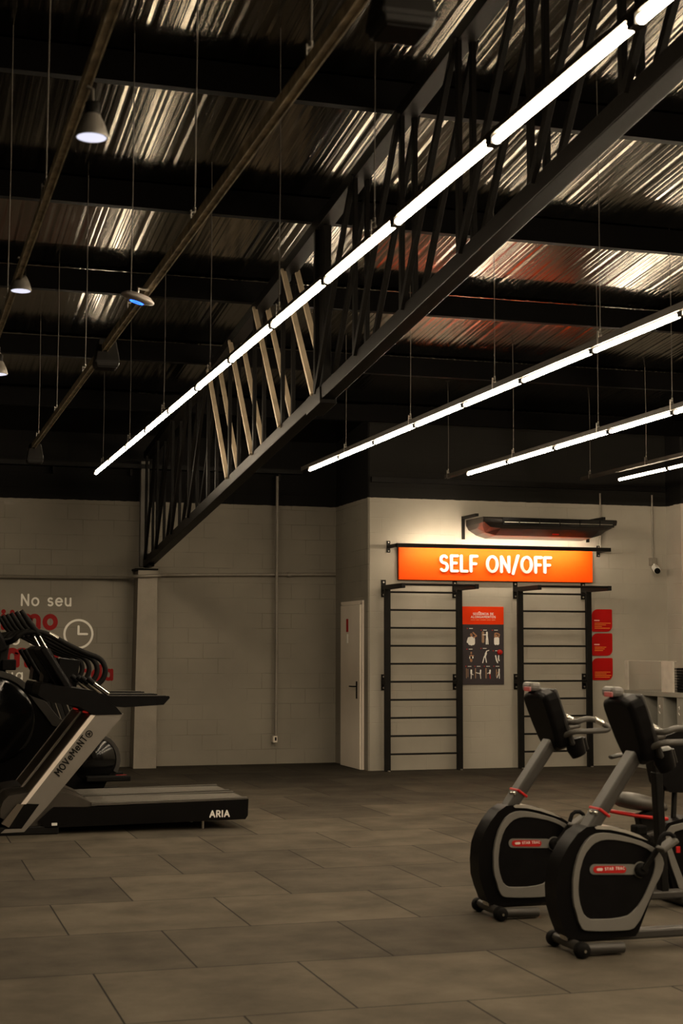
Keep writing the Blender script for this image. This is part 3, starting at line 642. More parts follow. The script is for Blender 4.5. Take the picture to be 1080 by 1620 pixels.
placard(936.5, 968, 1041, 1076, False, (.95, .7, 1, .9), 'red placard without a heading, lowest of the three beside the right wall bars')

# ------------------------------------------------------------------ lighting rows
def rail(x, z, y0, y1, name, label, mt=M_BLACK, w_=.038, h_=.045, group='channel rails under the roof'):
    o = MB().box((0, 0, 0), (w_, y1-y0, h_)).box((-w_/2+.003, 0, -h_/2-.004), (.006, y1-y0, .01)).box((w_/2-.003, 0, -h_/2-.004), (.006, y1-y0, .01))
    return tag(o.build(name, mt, None, 0, loc=(x, (y0+y1)/2, z)), label, 'rail', group)
def hanger(x, y, ztop_rail, label, group, top=None):
    z1 = top if top else roof_z(y)+.01
    t = thing('suspension_rod', label, 'suspension rod', (x, y, ztop_rail), 0, group)
    MB().tube([(0, 0, .03), (.004, 0, (z1-ztop_rail)*.5), (0, 0, z1-ztop_rail)], .0035, 6).build('rod', M_WIRE, t)
    MB().lathe([(.012, .0), (.012, .012), (.007, .014), (.007, .05)], (0, 0, .01), 'Z', 8).box((-.018, 0, 0), (.004, .02, .09)).box((-.008, 0, .035), (.024, .02, .004)).build('hanger_clip', M_STEEL, t)
tube_proto = None
def tube_light(x, z, yc, label, group):
    global tube_proto
    if tube_proto is None:
        t = thing('tube_light', label, 'tube light', (x, yc, z), 0, group)
        MB().tube([(0, -.568, 0), (0, .568, 0)], .016, 10).build('tube', M_TUBE, t)
        for s_ in (-1, 1):
            MB().box((0, s_*.588, .002), (.042, .036, .034)).build('lamp_holder', M_BLACK, t)
        tube_proto = t; return t
    c = copy_tree(tube_proto); c.location = (x, yc, z); c['label'] = label; c['group'] = group
    return c
M_RAILD = mat('dark_brown_channel', (0.03, 0.025, 0.019), 0.5, 0.0, 0.3, 14, spec=0.3)
ROWS = [('leftmost light row beside the truss', 2.25, 17.42, 17), ('second light row from the left', 4.52, 16.36, 16), ('third light row from the left', 6.37, 16.2, 16), ('rightmost light row', 8.3, 16.2, 16)]
ZL = 3.54
for rn, x, yend, cnt in ROWS:
    ext = {2.25: 0, 4.52: .3, 6.37: .7, 8.3: .9}[x]
    zr = ZL+.052 if x != 8.3 else ZL+.11
    if x == 2.25: zr = ZL+.04
    rail(x-(0.05 if x == 8.3 else 0), zr, yend-1.2*cnt-.6, yend+ext, 'channel_rail', 'long dark channel rail carrying the '+rn, M_RAILD, .03 if x == 2.25 else .038, .014 if x == 2.25 else .036)
    for i in range(cnt): tube_light(x, ZL, yend-.6-1.2*i, 'glowing tube light in the %s, %s' % (rn, ORD[i]), 'tube lights in the '+rn)
    G = 'rods of the '+rn
    px = {2.25: [(332, 577), (259, 637), (205, 685), (163, 718), (441, 487), (592, 370)], 4.52: [(949, 530), (782, 602), (649, 660), (547, 705)], 6.37: [(1063, 640), (946, 672), (812, 720), (709, 755)], 8.3: [(1028, 716), (939, 752)]}[x]
    px = sorted(px)
    for j, (a, b_) in enumerate(px):
        # rods drop along the row's own vertical plane
        q = at(a, b_, X=x); yy = min(q.y, yend+ext-.03)
        hanger(x-(0.05 if x == 8.3 else 0), yy, zr+.02, 'thin suspension rod holding the %s, %s' % (rn, ORD[j]), G)
# left rails: one with spot lamps, one with speakers
rail(.64, 3.60, 2.0, 17.2, 'channel_rail', 'thin channel rail at far left carrying the spot lamps', M_RUST, .035, .03)
rail(1.38, 3.60, 2.0, 16.1, 'channel_rail', 'dusty channel rail carrying the speakers and the white disc', M_RUST, .04, .04)
for j, (a, b_) in enumerate(sorted([(492, 85), (308, 325), (207, 460), (135, 558), (90, 625), (61, 677)])):
    q = at(a, b_, X=1.38); hanger(1.38, q.y, 3.62, 'thin suspension rod on the speaker rail, '+ORD[j], 'rods of the speaker rail')
for j, (a, b_) in enumerate(sorted([(72, 320), (12, 450), (175, 0)])):
    q = at(a, b_, X=.64); hanger(.64, q.y, 3.615, 'thin suspension rod on the spot lamp rail, '+ORD[j], 'rods of the spot lamp rail')
# spot lamps
sp0 = None
for px_, py_, lb in ((145, 205, 'round spot lamp with glowing face on the left rail, largest and nearest'), (33, 452, 'round spot lamp with glowing face on the left rail, middle of three'), (-2, 585, 'round spot lamp with glowing face cut by the left edge of the view')):
    q = at(px_, py_, X=.66)
    if sp0 is None:
        sp0 = thing('spot_lamp', lb, 'spot lamp', (.66, q.y, q.z), 0, 'spot lamps on the left rail')
        MB().lathe([(.058, -.03), (.06, -.022), (.05, .012), (.032, .05), (.027, .056)], (0, 0, 0), 'Z', 22).build('reflector', mat('grey_lamp_body', (.12, .11, .095), .5, .2), sp0)
        MB().lathe([(.0001, -.038), (.03, -.036), (.054, -.03)], (0, 0, 0), 'Z', 22).build('lens', M_BULB, sp0)
        MB().lathe([(.026, .054), (.026, .1), (.016, .104)], (0, 0, 0), 'Z', 16).build('socket', M_BLACK, sp0)
        MB().tube([(0, 0, .1), (0, 0, .15), (-.02, 0, 3.574-q.z)], .008, 6).build('stem', M_WIRE, sp0)
    else:
        c = copy_tree(sp0); c.location = (.66, q.y, q.z); c['label'] = lb
# loudspeakers hung from the rail
def speaker(px_, py_, lb):
    q = at(px_, py_, X=1.40); base = Vector((1.40, q.y, q.z))
    t = thing('hanging_speaker', lb, 'speaker', base, 0, 'black box speakers on the rail')
    tw, bw, h_ = .058, .085, .2
    V = [(-tw, -tw, h_/2), (tw, -tw, h_/2), (tw, tw, h_/2), (-tw, tw, h_/2), (-bw, -bw, -h_/2+.04), (bw, -bw, -h_/2+.04), (bw, bw, -h_/2+.04), (-bw, bw, -h_/2+.04), (-bw+.01, -bw+.01, -h_/2), (bw-.01, -bw+.01, -h_/2), (bw-.01, bw-.01, -h_/2), (-bw+.01, bw-.01, -h_/2)]
    MB().add(V, [(0, 1, 2, 3), (0, 4, 5, 1), (1, 5, 6, 2), (2, 6, 7, 3), (3, 7, 4, 0), (4, 8, 9, 5), (5, 9, 10, 6), (6, 10, 11, 7), (7, 11, 8, 4), (8, 11, 10, 9)]).build('cabinet', M_BLACK, t, .008)
    MB().box((0, 0, -h_/2-.002), (.13, .13, .006)).build('grille', M_RUBBER, t)
    MB().ring([(-.084, -.06+.0), (.084, -.06), (.084, -.075), (-.084, -.075)], [(-.08, -.062), (.08, -.062), (.08, -.073), (-.08, -.073)], -.084, .084).build('rim', M_BLACK, t)
    MB().tube([(0, 0, h_/2), (0, 0, 3.571-q.z)], .007, 6).build('stem', M_BLACK, t)
    MB().tube(smooth_open([(.0, .0, 3.57-q.z), (.03, -.02, h_/2+.06), (.025, -.01, h_/2+.02), (.035, 0, h_/2)], 2), .004, 6).build('red_cable', M_RED, t)
    return t
speaker(168, 560, 'black tapered speaker box hanging from the rail, below the white disc')
speaker(55, 718, 'black tapered speaker box hanging at the far end of the rail')
speaker(634, 2, 'black tapered speaker box hanging nearest the view, at the top edge')
# wifi disc
q = at(218, 472, X=1.31)
ap = thing('wifi_access_point', 'white disc access point with glowing blue ring under the rail', 'access point', q)
rot = Matrix.Rotation(.28, 3, 'Y') @ Matrix.Rotation(.12, 3, 'X')
def rl(mb):
    mb.v = [tuple(rot @ Vector(v)) for v in mb.v]; return mb
rl(MB().lathe([(.02, .028), (.07, .022), (.095, .004), (.098, -.002), (.092, -.01), (.05, -.022), (.0001, -.026)], (0, 0, 0), 'Z', 32)).build('disc', mat('pinkish_white_plastic', (.3, .27, .255), .45), ap)
rg = MB().lathe([(.031, -.0225), (.04, -.0215), (.039, -.026), (.032, -.0265), (.031, -.0225)], (0, 0, 0), 'Z', 32); rl(rg).build('led_ring', M_BLUE, ap)
MB().tube([(.0, 0, .02), (.0, 0, .06), (.06, 0, 3.569-q.z)], .01, 8).build('stem', M_STEEL, ap)

# ================================================================== TREADMILLS
MT_T = []
def treadmill(y0, label):
    base = Vector((1.0, y0, 0)); wd = .62
    P = lambda x, y: (lambda q: (q.x-1.0, q.z))(at(x, y, Y=12.8))
    t = thing('treadmill', label, 'treadmill', base, 0, 'treadmills in a row at the left')
    # deck body: side skirts, belt, end cap, motor hood
    for s_, ya_ in ((0, 0), (1, wd-.075)):
        sk = MB().prism([P(140, 1277), P(393, 1264), P(392, 1290), P(388, 1296), P(72, 1310), P(60, 1300), P(85, 1277)], ya_, ya_+.075, 'XZ'); sk.build('side_skirt', M_SATIN, t, .008)
        tr_ = MB().prism([P(145, 1271.5), P(393, 1261.5), P(393, 1264.5), P(145, 1275)], ya_+.004, ya_+.071, 'XZ'); tr_.build('side_rail', mat('graphite_rail', (.075, .068, .058), .45, .1, spec=.3), t, .004)
    MB().box((1.25, wd/2, .23), (1.5, wd-.16, .035)).build('running_belt', M_BELT, t, .006)
    MB().box((1.06, wd/2, .12), (1.7, wd-.16, .1)).build('deck_frame', M_BLACK, t)
    MB().tube([(1.99, .08, .185), (1.99, wd-.08, .185)], .03, 12).build('rear_roller', M_BLACK, t)
    hood = [P(0, 1300), P(2, 1272), P(18, 1256), P(100, 1254), P(118, 1258), P(160, 1277), P(160, 1300), P(60, 1312)]
    MB().prism(smooth_closed(hood, 1), .03, wd-.03, 'XZ', True).build('motor_hood', mat('charcoal_hood', (.045, .038, .03), .42, spec=.3), t, .01)
    # uprights: silver outer plate, bright front edge, bronze inner box
    top_l, top_r, bot_r, bot_l = P(150, 1131), P(196, 1129), P(22, 1317), P(-6, 1318)
    for s_ in (0, 1):
        ya_ = -.012 if s_ == 0 else wd-.038
        o = MB().prism([P(149, 1131), P(196, 1129), P(75, 1275), P(38, 1316), P(1, 1318), P(8, 1312), P(34, 1311), P(62, 1272), P(40, 1271)], ya_, ya_+.05, 'XZ'); o.build('upright', M_SILVER, t, .006)
        o = MB().prism([P(143, 1131), P(151, 1131), P(41, 1272), P(33, 1272)], ya_-.004, ya_+.054, 'XZ'); o.build('edge_trim', M_EDGE, t, .002)
        o = MB().prism([P(38, 1272), P(62, 1272), P(36, 1311), P(8, 1311)], ya_+.004, ya_+.046, 'XZ'); o.build('lower_cover', M_GLOSS, t, .003)
        o = MB().prism([P(27, 1272), P(38, 1272), P(14, 1309), P(2, 1303)], ya_-.002, ya_+.052, 'XZ'); o.build('foot_trim', M_BROWN, t, .003)
    inn = MB().prism([P(144, 1131), P(150, 1131), P(40, 1271), P(34, 1271)], .04, wd-.04, 'XZ'); inn.build('front_panel', M_BROWN, t, .002)
    # console shelf and hand rails
    shf = [P(63, 1085), P(66, 1081), P(150, 1093), P(152, 1096), P(184, 1119), P(193, 1130), P(148, 1131), P(125, 1118), P(75, 1110), P(60, 1100)]
    MB().prism(shf, -.02, wd+.02, 'XZ').build('console_shelf', M_PLASTIC, t, .01)
    for ya_ in (-.02, wd-.035):
        hr = [P(155, 1098), P(175, 1101), P(267, 1101), P(268, 1104), P(258, 1115), P(196, 1119), P(183, 1118)]
        MB().prism(hr, ya_, ya_+.055, 'XZ').build('hand_rail', M_PLASTIC, t, .01)
        MB().prism([P(170, 1100), P(262, 1100), P(262, 1102), P(170, 1102)], ya_+.008, ya_+.047, 'XZ').build('rail_pad', mat('worn_pad', (.06, .055, .048), .45, spec=.3), t)
        a, b_ = P(150, 1082), P(172, 1099)
        MB().tube([(a[0], ya_+.1-(.17 if ya_ > 0 else 0), a[1]), (b_[0], ya_+.03, b_[1])], .022, 10).build('pulse_grip', M_CHROME, t)
        a2 = P(140, 1073)
        MB().tube([(a2[0], ya_+.1-(.17 if ya_ > 0 else 0), a2[1]), (a[0], ya_+.1-(.17 if ya_ > 0 else 0), a[1])], .024, 10).build('grip_sleeve', M_PLASTIC, t)
    a, b_ = P(110, 1090), P(68, 1024)
    d = Vector((b_[0]-a[0], 0, b_[1]-a[1])); L_ = d.length; ang = math.atan2(d.x, d.z)
    rot_ = Matrix.Rotation(ang, 3, 'Y'); c = Vector(((a[0]+b_[0])/2, wd/2, (a[1]+b_[1])/2))
    MB().box(c, (.055, wd-.06, L_), rot_).build('console_panel', M_PLASTIC, t, .012)
    MB().box(c+rot_ @ Vector((.029, 0, .03)), (.004, wd-.18, L_*.6), rot_).build('display', M_GLOSS, t)
    MB().box((P(160, 1127)[0]-.1, wd*.4, P(160, 1127)[1]-.006), (.03, .16, .012)).build('stop_indicator', M_REDLED, t)
    # lettering
    n_ = -VY; tt = MB()
    a = P(93, 1228); b_ = P(138, 1169)
    u = Vector((b_[0]-a[0], 0, b_[1]-a[1])); wl_ = u.length; u.normalize(); v = Vector((-u.z, 0, u.x)); 
    letters(tt, 'MOVeMeNT', Vector((a[0], -.013, a[1])), u, v, n_, .052, .1, 0, .002, .2, wl_)
    cc_ = P(140.5, 1161)
    tt.stroke([(.026*math.cos(2*PI*i/20), .026*math.sin(2*PI*i/20)) for i in range(21)], .004, Vector((cc_[0], -.013, cc_[1])), u, v, n_, 0, .002)
    tt.stroke([(.013*math.cos(2*PI*i/3), .013*math.sin(2*PI*i/3)) for i in range(4)], .004, Vector((cc_[0], -.013, cc_[1])), u, v, n_, 0, .002)
    tt.build('logo', M_BLACK, t)
    ta = MB(); a = P(328, 1294.5); b_ = P(363, 1293)
    letters(ta, 'ARIA', Vector((a[0]+.02, -.0005, a[1]+.01)), VX, VZ, n_, .05, .12, 0, .002, .2, .17)
    ta.build('logo', M_WHITE, t)
    c_ = P(86, 1304); MB().box((c_[0], -.001, c_[1]), (.045, .003, .022)).build('sticker', M_WHITE, t)
    for xx in (.2, 1.62):
        for yy in (.06, wd-.06): MB().lathe([(.012, 0), (.012, .07)], (xx, yy, 0), 'Z', 10).build('foot', M_STEEL, t)
    MB().box((.15, .05, .035), (.5, .1, .07)).box((.15, wd-.05, .035), (.5, .1, .07)).build('base_foot', M_BLACK, t, .01)
    return t
t1 = treadmill(12.8, 'silver and black treadmill with two tilted uprights, nearest of the row at left')
t2 = copy_tree(t1); t2.location = (1.0, 13.51, 0); t2['label'] = 'silver and black treadmill standing directly behind the nearest treadmill'

# ================================================================== CROSS TRAINERS behind the treadmills
def cross_trainer():
    Y0 = 14.75; X0 = 1.0
    P = lambda x, y: (lambda q: (q.x-X0, q.z))(at(x, y, Y=Y0-.2))
    t = thing('cross_trainer', 'black cross trainer with looped handles, nearest of the three behind the treadmills', 'cross trainer', (X0, Y0, 0), 0, 'cross trainers at the left')
    c1 = P(-14, 1142); R1 = .47; c2 = P(150, 1203); R2 = .245
    # body outline: front drum, sloping spine, rear drum
    out = [(c1[0]+R1*math.cos(a), c1[1]+R1*math.sin(a)) for a in [math.radians(200-170*i/12) for i in range(13)]]
    out += [P(80, 1130), P(112, 1158)]
    out += [(c2[0]+R2*math.cos(a), c2[1]+R2*math.sin(a)) for a in [math.radians(70-130*i/8) for i in range(9)]]
    out += [(c2[0]+.05, .1), (c1[0]-.3, .1), (c1[0]-.42, .5)]
    MB().prism(out, -.14, .14, 'XZ').build('housing', M_SATIN, t, .012)
    band_i = []; band_o = []
    for a in [math.radians(160-115*i/10) for i in range(11)]:
        band_o.append((c1[0]+R1*1.02*math.cos(a), c1[1]+R1*1.02*math.sin(a))); band_i.append((c1[0]+R1*.9*math.cos(a), c1[1]+R1*.9*math.sin(a)))
    p = P(58, 1092); band_o.append(p); band_i.append((p[0]-.06, p[1]-.05))
    p = P(96, 1138); band_o.append(p); band_i.append((p[0]-.07, p[1]-.06))
    for a in [math.radians(80-110*i/8) for i in range(9)]:
        band_o.append((c2[0]+R2*1.03*math.cos(a), c2[1]+R2*1.03*math.sin(a))); band_i.append((c2[0]+R2*.86*math.cos(a), c2[1]+R2*.86*math.sin(a)))
    bm_ = MB()
    for ya_, yb2 in ((-.155, -.135), (.135, .155)):
        n = len(band_o)
        V = [(p[0], ya_, p[1]) for p in band_o]+[(p[0], ya_, p[1]) for p in band_i]+[(p[0], yb2, p[1]) for p in band_o]+[(p[0], yb2, p[1]) for p in band_i]
        Fc = [(0, n, 3*n, 2*n), (n-1, 3*n-1, 4*n-1, 2*n-1)]
        for i in range(n-1): Fc += [(i, i+1, n+i+1, n+i), (2*n+i, 3*n+i, 3*n+i+1, 2*n+i+1), (i, 2*n+i, 2*n+i+1, i+1), (n+i, n+i+1, 3*n+i+1, 3*n+i)]
        bm_.add(V, Fc)
    bm_.build('cover_band', mat('dark_grey_cover', (.04, .037, .033), .42, .1, spec=.3), t, .003)
    MB().lathe([(R1*.86, -.15), (R1*.8, -.162), (.0001, -.166)], (c1[0], 0, c1[1]), 'Y', 40).build('drum_cover', M_GLOSS, t)
    MB().lathe([(R2*.84, -.15), (R2*.78, -.162), (.0001, -.166)], (c2[0], 0, c2[1]), 'Y', 32).build('drum_cover', M_GLOSS, t)
    MB().box((.5, 0, .05), (1.7, .14, .08)).build('base_beam', M_BLACK, t, .01)
    for xx in (-.3, 1.25): MB().box((xx, 0, .03), (.1, .62, .06)).build('base_foot', M_BLACK, t, .015)
    # mast and console at the front
    a = P(5, 1070); b_ = P(12, 1010)
    MB().bar((a[0]-.02, 0, a[1]-.1), (b_[0], 0, b_[1]), .06, .08, VY).build('mast', M_BLACK, t, .01)
    cn = P(-2, 1003)
    MB().box((cn[0]-.04, 0, cn[1]-.02), (.14, .4, .34), Matrix.Rotation(-.45, 3, 'Y')).build('console', M_PLASTIC, t, .02)
    h = P(16, 1052); MB().box((h[0], 0, h[1]), (.13, .2, .1)).build('bottle_holder', M_PLASTIC, t, .01)
    for s_ in (-1, 1):
        yy = s_*.29
        q = lambda x, y: Vector((P(x, y)[0], yy, P(x, y)[1]))
        root = Vector((b_[0], s_*.05, b_[1]-.04))
        pts = [root, q(20, 1014), q(32, 1001), q(48, 999), q(72, 1001), q(105, 1020), q(135, 1034), q(157, 1041), q(166, 1058), q(161, 1076), q(146, 1086), q(128, 1078), q(114, 1074)]
        MB().tube(smooth_open(pts, 2), .026, 10).build('loop_handle', M_RUBBER, t)
        MB().tube([q(76, 1003)+Vector((0, -.004, .006)), q(90, 1011)+Vector((0, -.004, .006))], .024, 10).build('pulse_grip', M_CHROME, t)
        # swinging arm: rod up, arm down to the rear crank
        MB().tube([q(62, 1006), q(45, 985), q(32, 966)], [.026, .03, .02], 10).build('swing_handle', M_RUBBER, t)
        MB().tube([q(60, 1004), q(73, 1028)], .014, 8).build('piston', M_CHROME, t)
        MB().tube([q(73, 1028), q(90, 1058), q(112, 1092)], [.03, .028, .03], 10).build('swing_arm', M_PLASTIC, t)
        MB().bar(q(112, 1092), q(150, 1200)+Vector((0, -s_*.08, 0)), .03, .05, VY).build('crank_link', M_BLACK, t, .006)
        MB().box((c2[0]+.12, s_*.24, .30), (.42, .13, .05)).build('foot_plate', M_RUBBER, t, .01)
    pn = P(107, 1064)
    MB().box((pn[0], 0, pn[1]), (.2, .44, .26), Matrix.Rotation(.12, 3, 'Y')).build('front_shield', M_PLASTIC, t, .01)
    rr = P(198, 1229); MB().box((rr[0]-.02, -.1, rr[1]), (.11, .08, .02)).build('release_pedal', M_RED, t, .006)
    return t
ctr = cross_trainer()
for i, lb in enumerate(('black cross trainer with looped handles, middle of the three behind the treadmills', 'black cross trainer with looped handles, farthest of the three, close to the back wall')):
    c = copy_tree(ctr, None, ('piston',)); c.location = (1.0, 14.75+1.2*(i+1), 0); c['label'] = lb

# ================================================================== EXERCISE BIKES at the right
BY = 7.18; BX = 3.30
def PB(x, y, Y=BY-.085):
    q = at(x, y, Y=Y); return (q.x-BX, q.z)
def bike(label):
    t = thing('exercise_bike', label, 'exercise bike', (BX, BY, 0), 0, 'upright exercise bikes at the right')
    fo = [(906, 1392), (909, 1372), (914, 1354), (920, 1341), (927, 1330), (935, 1323), (944, 1319), (956, 1317.5), (969, 1319), (985, 1322), (999, 1326), (1015, 1331), (1031, 1339), (1041, 1346), (1048, 1357), (1050, 1366), (1048, 1377), (1043, 1389), (1037, 1400), (1028, 1421), (1018, 1443), (1012, 1456), (1003, 1468), (997, 1471), (990, 1472), (970, 1473), (950, 1473.5), (931, 1473), (924, 1472), (920, 1469), (915, 1459), (912, 1447), (908, 1434), (906, 1420)]
    fi = [(915, 1396), (917, 1378), (922, 1360), (927, 1349), (935, 1339), (941, 1334), (950, 1330), (960, 1328.5), (972, 1329), (985, 1331), (1000, 1334), (1012, 1338), (1023, 1343), (1031, 1349), (1035, 1357), (1036, 1366), (1035, 1374), (1033, 1382), (1031, 1388), (1024, 1405), (1016, 1422), (1008, 1434), (999, 1443), (993, 1448), (982, 1451), (965, 1453.5), (948, 1454), (934, 1454), (928, 1451), (923, 1446), (920, 1438), (917, 1428), (915, 1416), (914.5, 1406)]
    core = [(884, 1379), (891, 1358), (902, 1338), (915, 1320), (930, 1309), (950, 1307), (985, 1311), (1015, 1322), (1040, 1338), (1050, 1356), (1051, 1375), (1040, 1400), (1012, 1475), (1007, 1482), (907, 1489), (898, 1482), (889, 1458), (883, 1437), (881.5, 1409)]
    MB().prism([PB(*p) for p in core], -.07, .07, 'XZ', True).build('housing', M_SATIN, t, .02, 3)
    for s_ in (-1, 1):
        a, b_ = (-.088, -.06) if s_ < 0 else (.06, .088)
        MB().ring([PB(*p) for p in fo], [PB(*p) for p in fi], a, b_).build('side_frame', M_GREYFRAME, t, .003)
        a, b_ = (-.08, -.055) if s_ < 0 else (.055, .08)
        MB().prism([PB(*p) for p in fi], a, b_, 'XZ').build('side_panel', M_PLASTIC, t)
        ys_ = s_*.083
        pm = MB(); hub = PB(1013, 1376); l0 = PB(940, 1375.5); l1 = PB(1000, 1375.5)
        o_ = Vector((0, 0, 0)); nn = VY*s_
        pm.stroke([l0, l1], .026, Vector((0, ys_-s_*.002, 0)), VX, VZ, nn, 0, .004, 16)
        pm.stroke([hub], .041, Vector((0, ys_-s_*.002, 0)), VX, VZ, nn, 0, .0045, 24)
        pm.build('badge_plate', M_GREYFRAME, t)
        bd = MB(); bd.stroke([PB(943, 1375.5), PB(985, 1375.5)], .0175, Vector((0, ys_+s_*.002, 0)), VX, VZ, nn, 0, .003, 16); bd.build('badge', M_RED, t)
        if s_ < 0:
            lm = MB(); a = PB(956, 1377.5); b2 = PB(987, 1377.5)
            letters(lm, 'STAR TRAC', Vector((a[0], ys_-.005, a[1]+.003)), VX, VZ, -VY, .0125, .13, 0, .0015, .3, b2[0]-a[0])
            a = PB(945, 1375.5); lm.stroke([(0, 0), (.02, 0)], .007, Vector((a[0], ys_-.005, a[1])), VX, VZ, -VY, 0, .0015); lm.build('badge_text', mat('pink_white_print', (.75, .6, .55), .5), t)
        MB().lathe([(.036, -s_*.0), (.036, s_*.02), (.02, s_*.026)], (hub[0], ys_, hub[1]), 'Y', 20).build('crank_hub', M_RUBBER, t)
        # crank and pedal
        ang = math.radians(52) if s_ < 0 else math.radians(232)
        e = Vector((hub[0]+.17*math.cos(ang), ys_+s_*.035, hub[1]+.17*math.sin(ang)))
        MB().bar((hub[0], ys_+s_*.025, hub[1]), e, .018, .028, VY).build('crank_arm', M_BLACK, t, .004)
        pc = e+Vector((0, s_*.06, 0))
        pd = MB().box(pc, (.10, .085, .026), Matrix.Rotation(-.55, 3, 'Y')); pdo = pd.build('pedal', mat('worn_grey_rubber', (.08, .075, .065), .5), t, .008)
        st = MB().tube(smooth_open([pc+Vector((-.05, 0, .0)), pc+Vector((-.03, 0, .055)), pc+Vector((.03, 0, .055)), pc+Vector((.05, 0, .0))], 1), .012, 8); st.build('pedal_strap', M_RUBBER, pdo)
        MB().box(pc+Vector((.035, s_*.045, -.02)), (.02, .008, .03)).build('reflector', M_RED, pdo)
    tc_ = MB().prism([PB(942, 1309), PB(948, 1307), PB(966, 1307.5), PB(990, 1313), PB(1012, 1321), PB(1026, 1330), PB(1012, 1325.5), PB(990, 1318), PB(966, 1313), PB(944, 1312)], -.078, .078, 'XZ'); tc_.build('top_cover', M_PALE, t, .003)
    # column
    a = PB(905, 1352, BY); b_ = PB(1005, 1190, BY)
    MB().bar((a[0], 0, a[1]), (b_[0], 0, b_[1]), .115, .062, VY).build('column', M_COLUMN, t, .016, 3)
    r_ = PB(948, 1284, BY); dv = Vector((b_[0]-a[0], 0, b_[1]-a[1])).normalized()
    MB().bar(Vector((r_[0], 0, r_[1]))-dv*.008, Vector((r_[0], 0, r_[1]))+dv*.008, .128, .074, VY).build('ring', M_RED, t, .006)
    for yy in (-.03, .02):
        p_ = Vector((r_[0], yy-.02, r_[1]))-dv*.028+Vector((-dv.z, 0, dv.x))*.038; MB().ellipsoid(p_, (.012, .012, .012), 10, 6).build('bolt', M_CHROME, t)
    # console
    bt = Vector((.375, 0, 1.30)); bb = Vector((.500, 0, .955)); dd = (bt-bb); L_ = dd.length; ang = math.atan2(dd.x, dd.z); rt = Matrix.Rotation(ang, 3, 'Y')
    cc_ = (bt+bb)/2
    sec = [(-.17, .17), (.17, .17), (.185, .1), (.16, -.1), (.11, -.185), (-.11, -.185), (-.16, -.1), (-.185, .1)]
    sec = smooth_closed(sec, 1); n = len(sec); V = []
    for x_, k in ((-.055, .88), (-.035, 1.0), (.03, 1.0), (.045, .95)):
        V += [cc_+rt @ Vector((x_, y_*k*.9, z_*1.04*k)) for y_, z_ in sec]
    Fc = [tuple(range(n))[::-1], tuple(range(3*n, 4*n))]
    for j in range(3): Fc += [(j*n+i, j*n+(i+1) % n, (j+1)*n+(i+1) % n, (j+1)*n+i) for i in range(n)]
    MB().add(V, Fc).build('console', M_PLASTIC, t, .01)
    MB().box(cc_+rt @ Vector((.05, 0, .02)), (.012, .25, .27), rt).build('display', M_GLOSS, t, .004)
    MB().box(cc_+rt @ Vector((.035, 0, .0)), (.03, .315, .35), rt).build('console_face', mat('soft_grey_plastic', (.028, .026, .024), .5, spec=.25), t, .014)
    hp = cc_+rt @ Vector((-.012, .06, .2))
    MB().box(hp, (.075, .13, .055), Matrix.Rotation(.05, 3, 'Y')).build('reading_lamp', mat('light_grey_plastic', (.13, .12, .11), .45), t, .02)
    MB().box(hp+Vector((-.04, -.03, -.012)), (.012, .085, .026)).build('indicator', M_REDLED, t, .004)
    # handle bars
    for s_ in (-1, 1):
        yy = s_*.2
        q1 = lambda x, y: Vector((PB(x, y, BY-.2)[0], yy, PB(x, y, BY-.2)[1]))
        # traced on the farther bike, whose bar is fully in view: BX-relative, same build
        def hbp(x, y):
            q = at(x, y, Y=8.25-.2); return Vector((q.x-BX, yy, q.z))
        pts = [Vector((.48, s_*.12, 1.03)), hbp(905, 1157), hbp(925, 1157), hbp(946, 1156), hbp(958, 1155), hbp(961, 1151), hbp(953, 1146), hbp(937, 1138), hbp(923, 1137), hbp(908, 1143), Vector((.5, s_*.12, 1.11))]
        MB().tube(smooth_open(pts, 2), .0165, 10).build('handlebar', mat('grey_foam_grip', (.07, .065, .057), .5), t)
        MB().tube([hbp(950, 1145)+Vector((0, 0, .003)), hbp(938, 1139)+Vector((0, 0, .003))], .0185, 10).build('pulse_sensor', M_CHROME, t)
    h0 = Vector((.585, -.1, .955))
    MB().tube([h0+Vector((-.03, 0, .06)), h0+Vector((-.02, 0, .0)), h0+Vector((.0, 0, -.04))], [.05, .055, .045], 14).build('bottle_holder', M_PLASTIC, t, .004)
    MB().tube([h0+Vector((.05, .1, .05)), h0+Vector((.07, .1, -.02))], .04, 12).build('bottle_holder', M_PLASTIC, t, .004)
    # base
    MB().tube([(.055, -.17, .05), (.055, .17, .05)], .026, 12).build('front_foot', M_COLUMN, t)
    MB().box((.055, -.02, .078), (.05, .05, .004)).build('label', M_WHITE, t)
    for s_ in (-1, 1):
        MB().lathe([(.014, -.03), (.035, -.028), (.04, -.015), (.04, .015), (.035, .028), (.014, .03)], (.055, s_*.165, .041), 'Y', 20).build('wheel', M_RUBBER, t)
        MB().lathe([(.008, 0), (.008, .012)], (.055, s_*.165-.042, .041), 'Y', 8).build('axle_cap', M_CHROME, t)
    MB().tube([(.06, -.13, .04), (.3, -.13, .035)], .028, 12).build('stabiliser_tube', M_COLUMN, t)
    MB().box((.7, 0, .075), (1.2, .08, .05)).build('main_beam', M_COLUMN, t, .012)
    MB().box((.025, 0, .13), (.02, .08, .14), Matrix.Rotation(-.25, 3, 'Y')).build('front_cover', M_CHROME, t, .004)
    MB().tube([(1.3, -.24, .035), (1.3, .24, .035)], .033, 12).build('rear_foot', M_COLUMN, t)
    MB().bar((1.17, 0, .09), (1.14, 0, .8), .07, .05, VY).build('seat_tube', M_BLACK, t, .008)
    MB().bar((1.14, 0, .78), (1.13, 0, .9),   .05, .035, VY).build('seat_post', M_BLACK, t, .004)
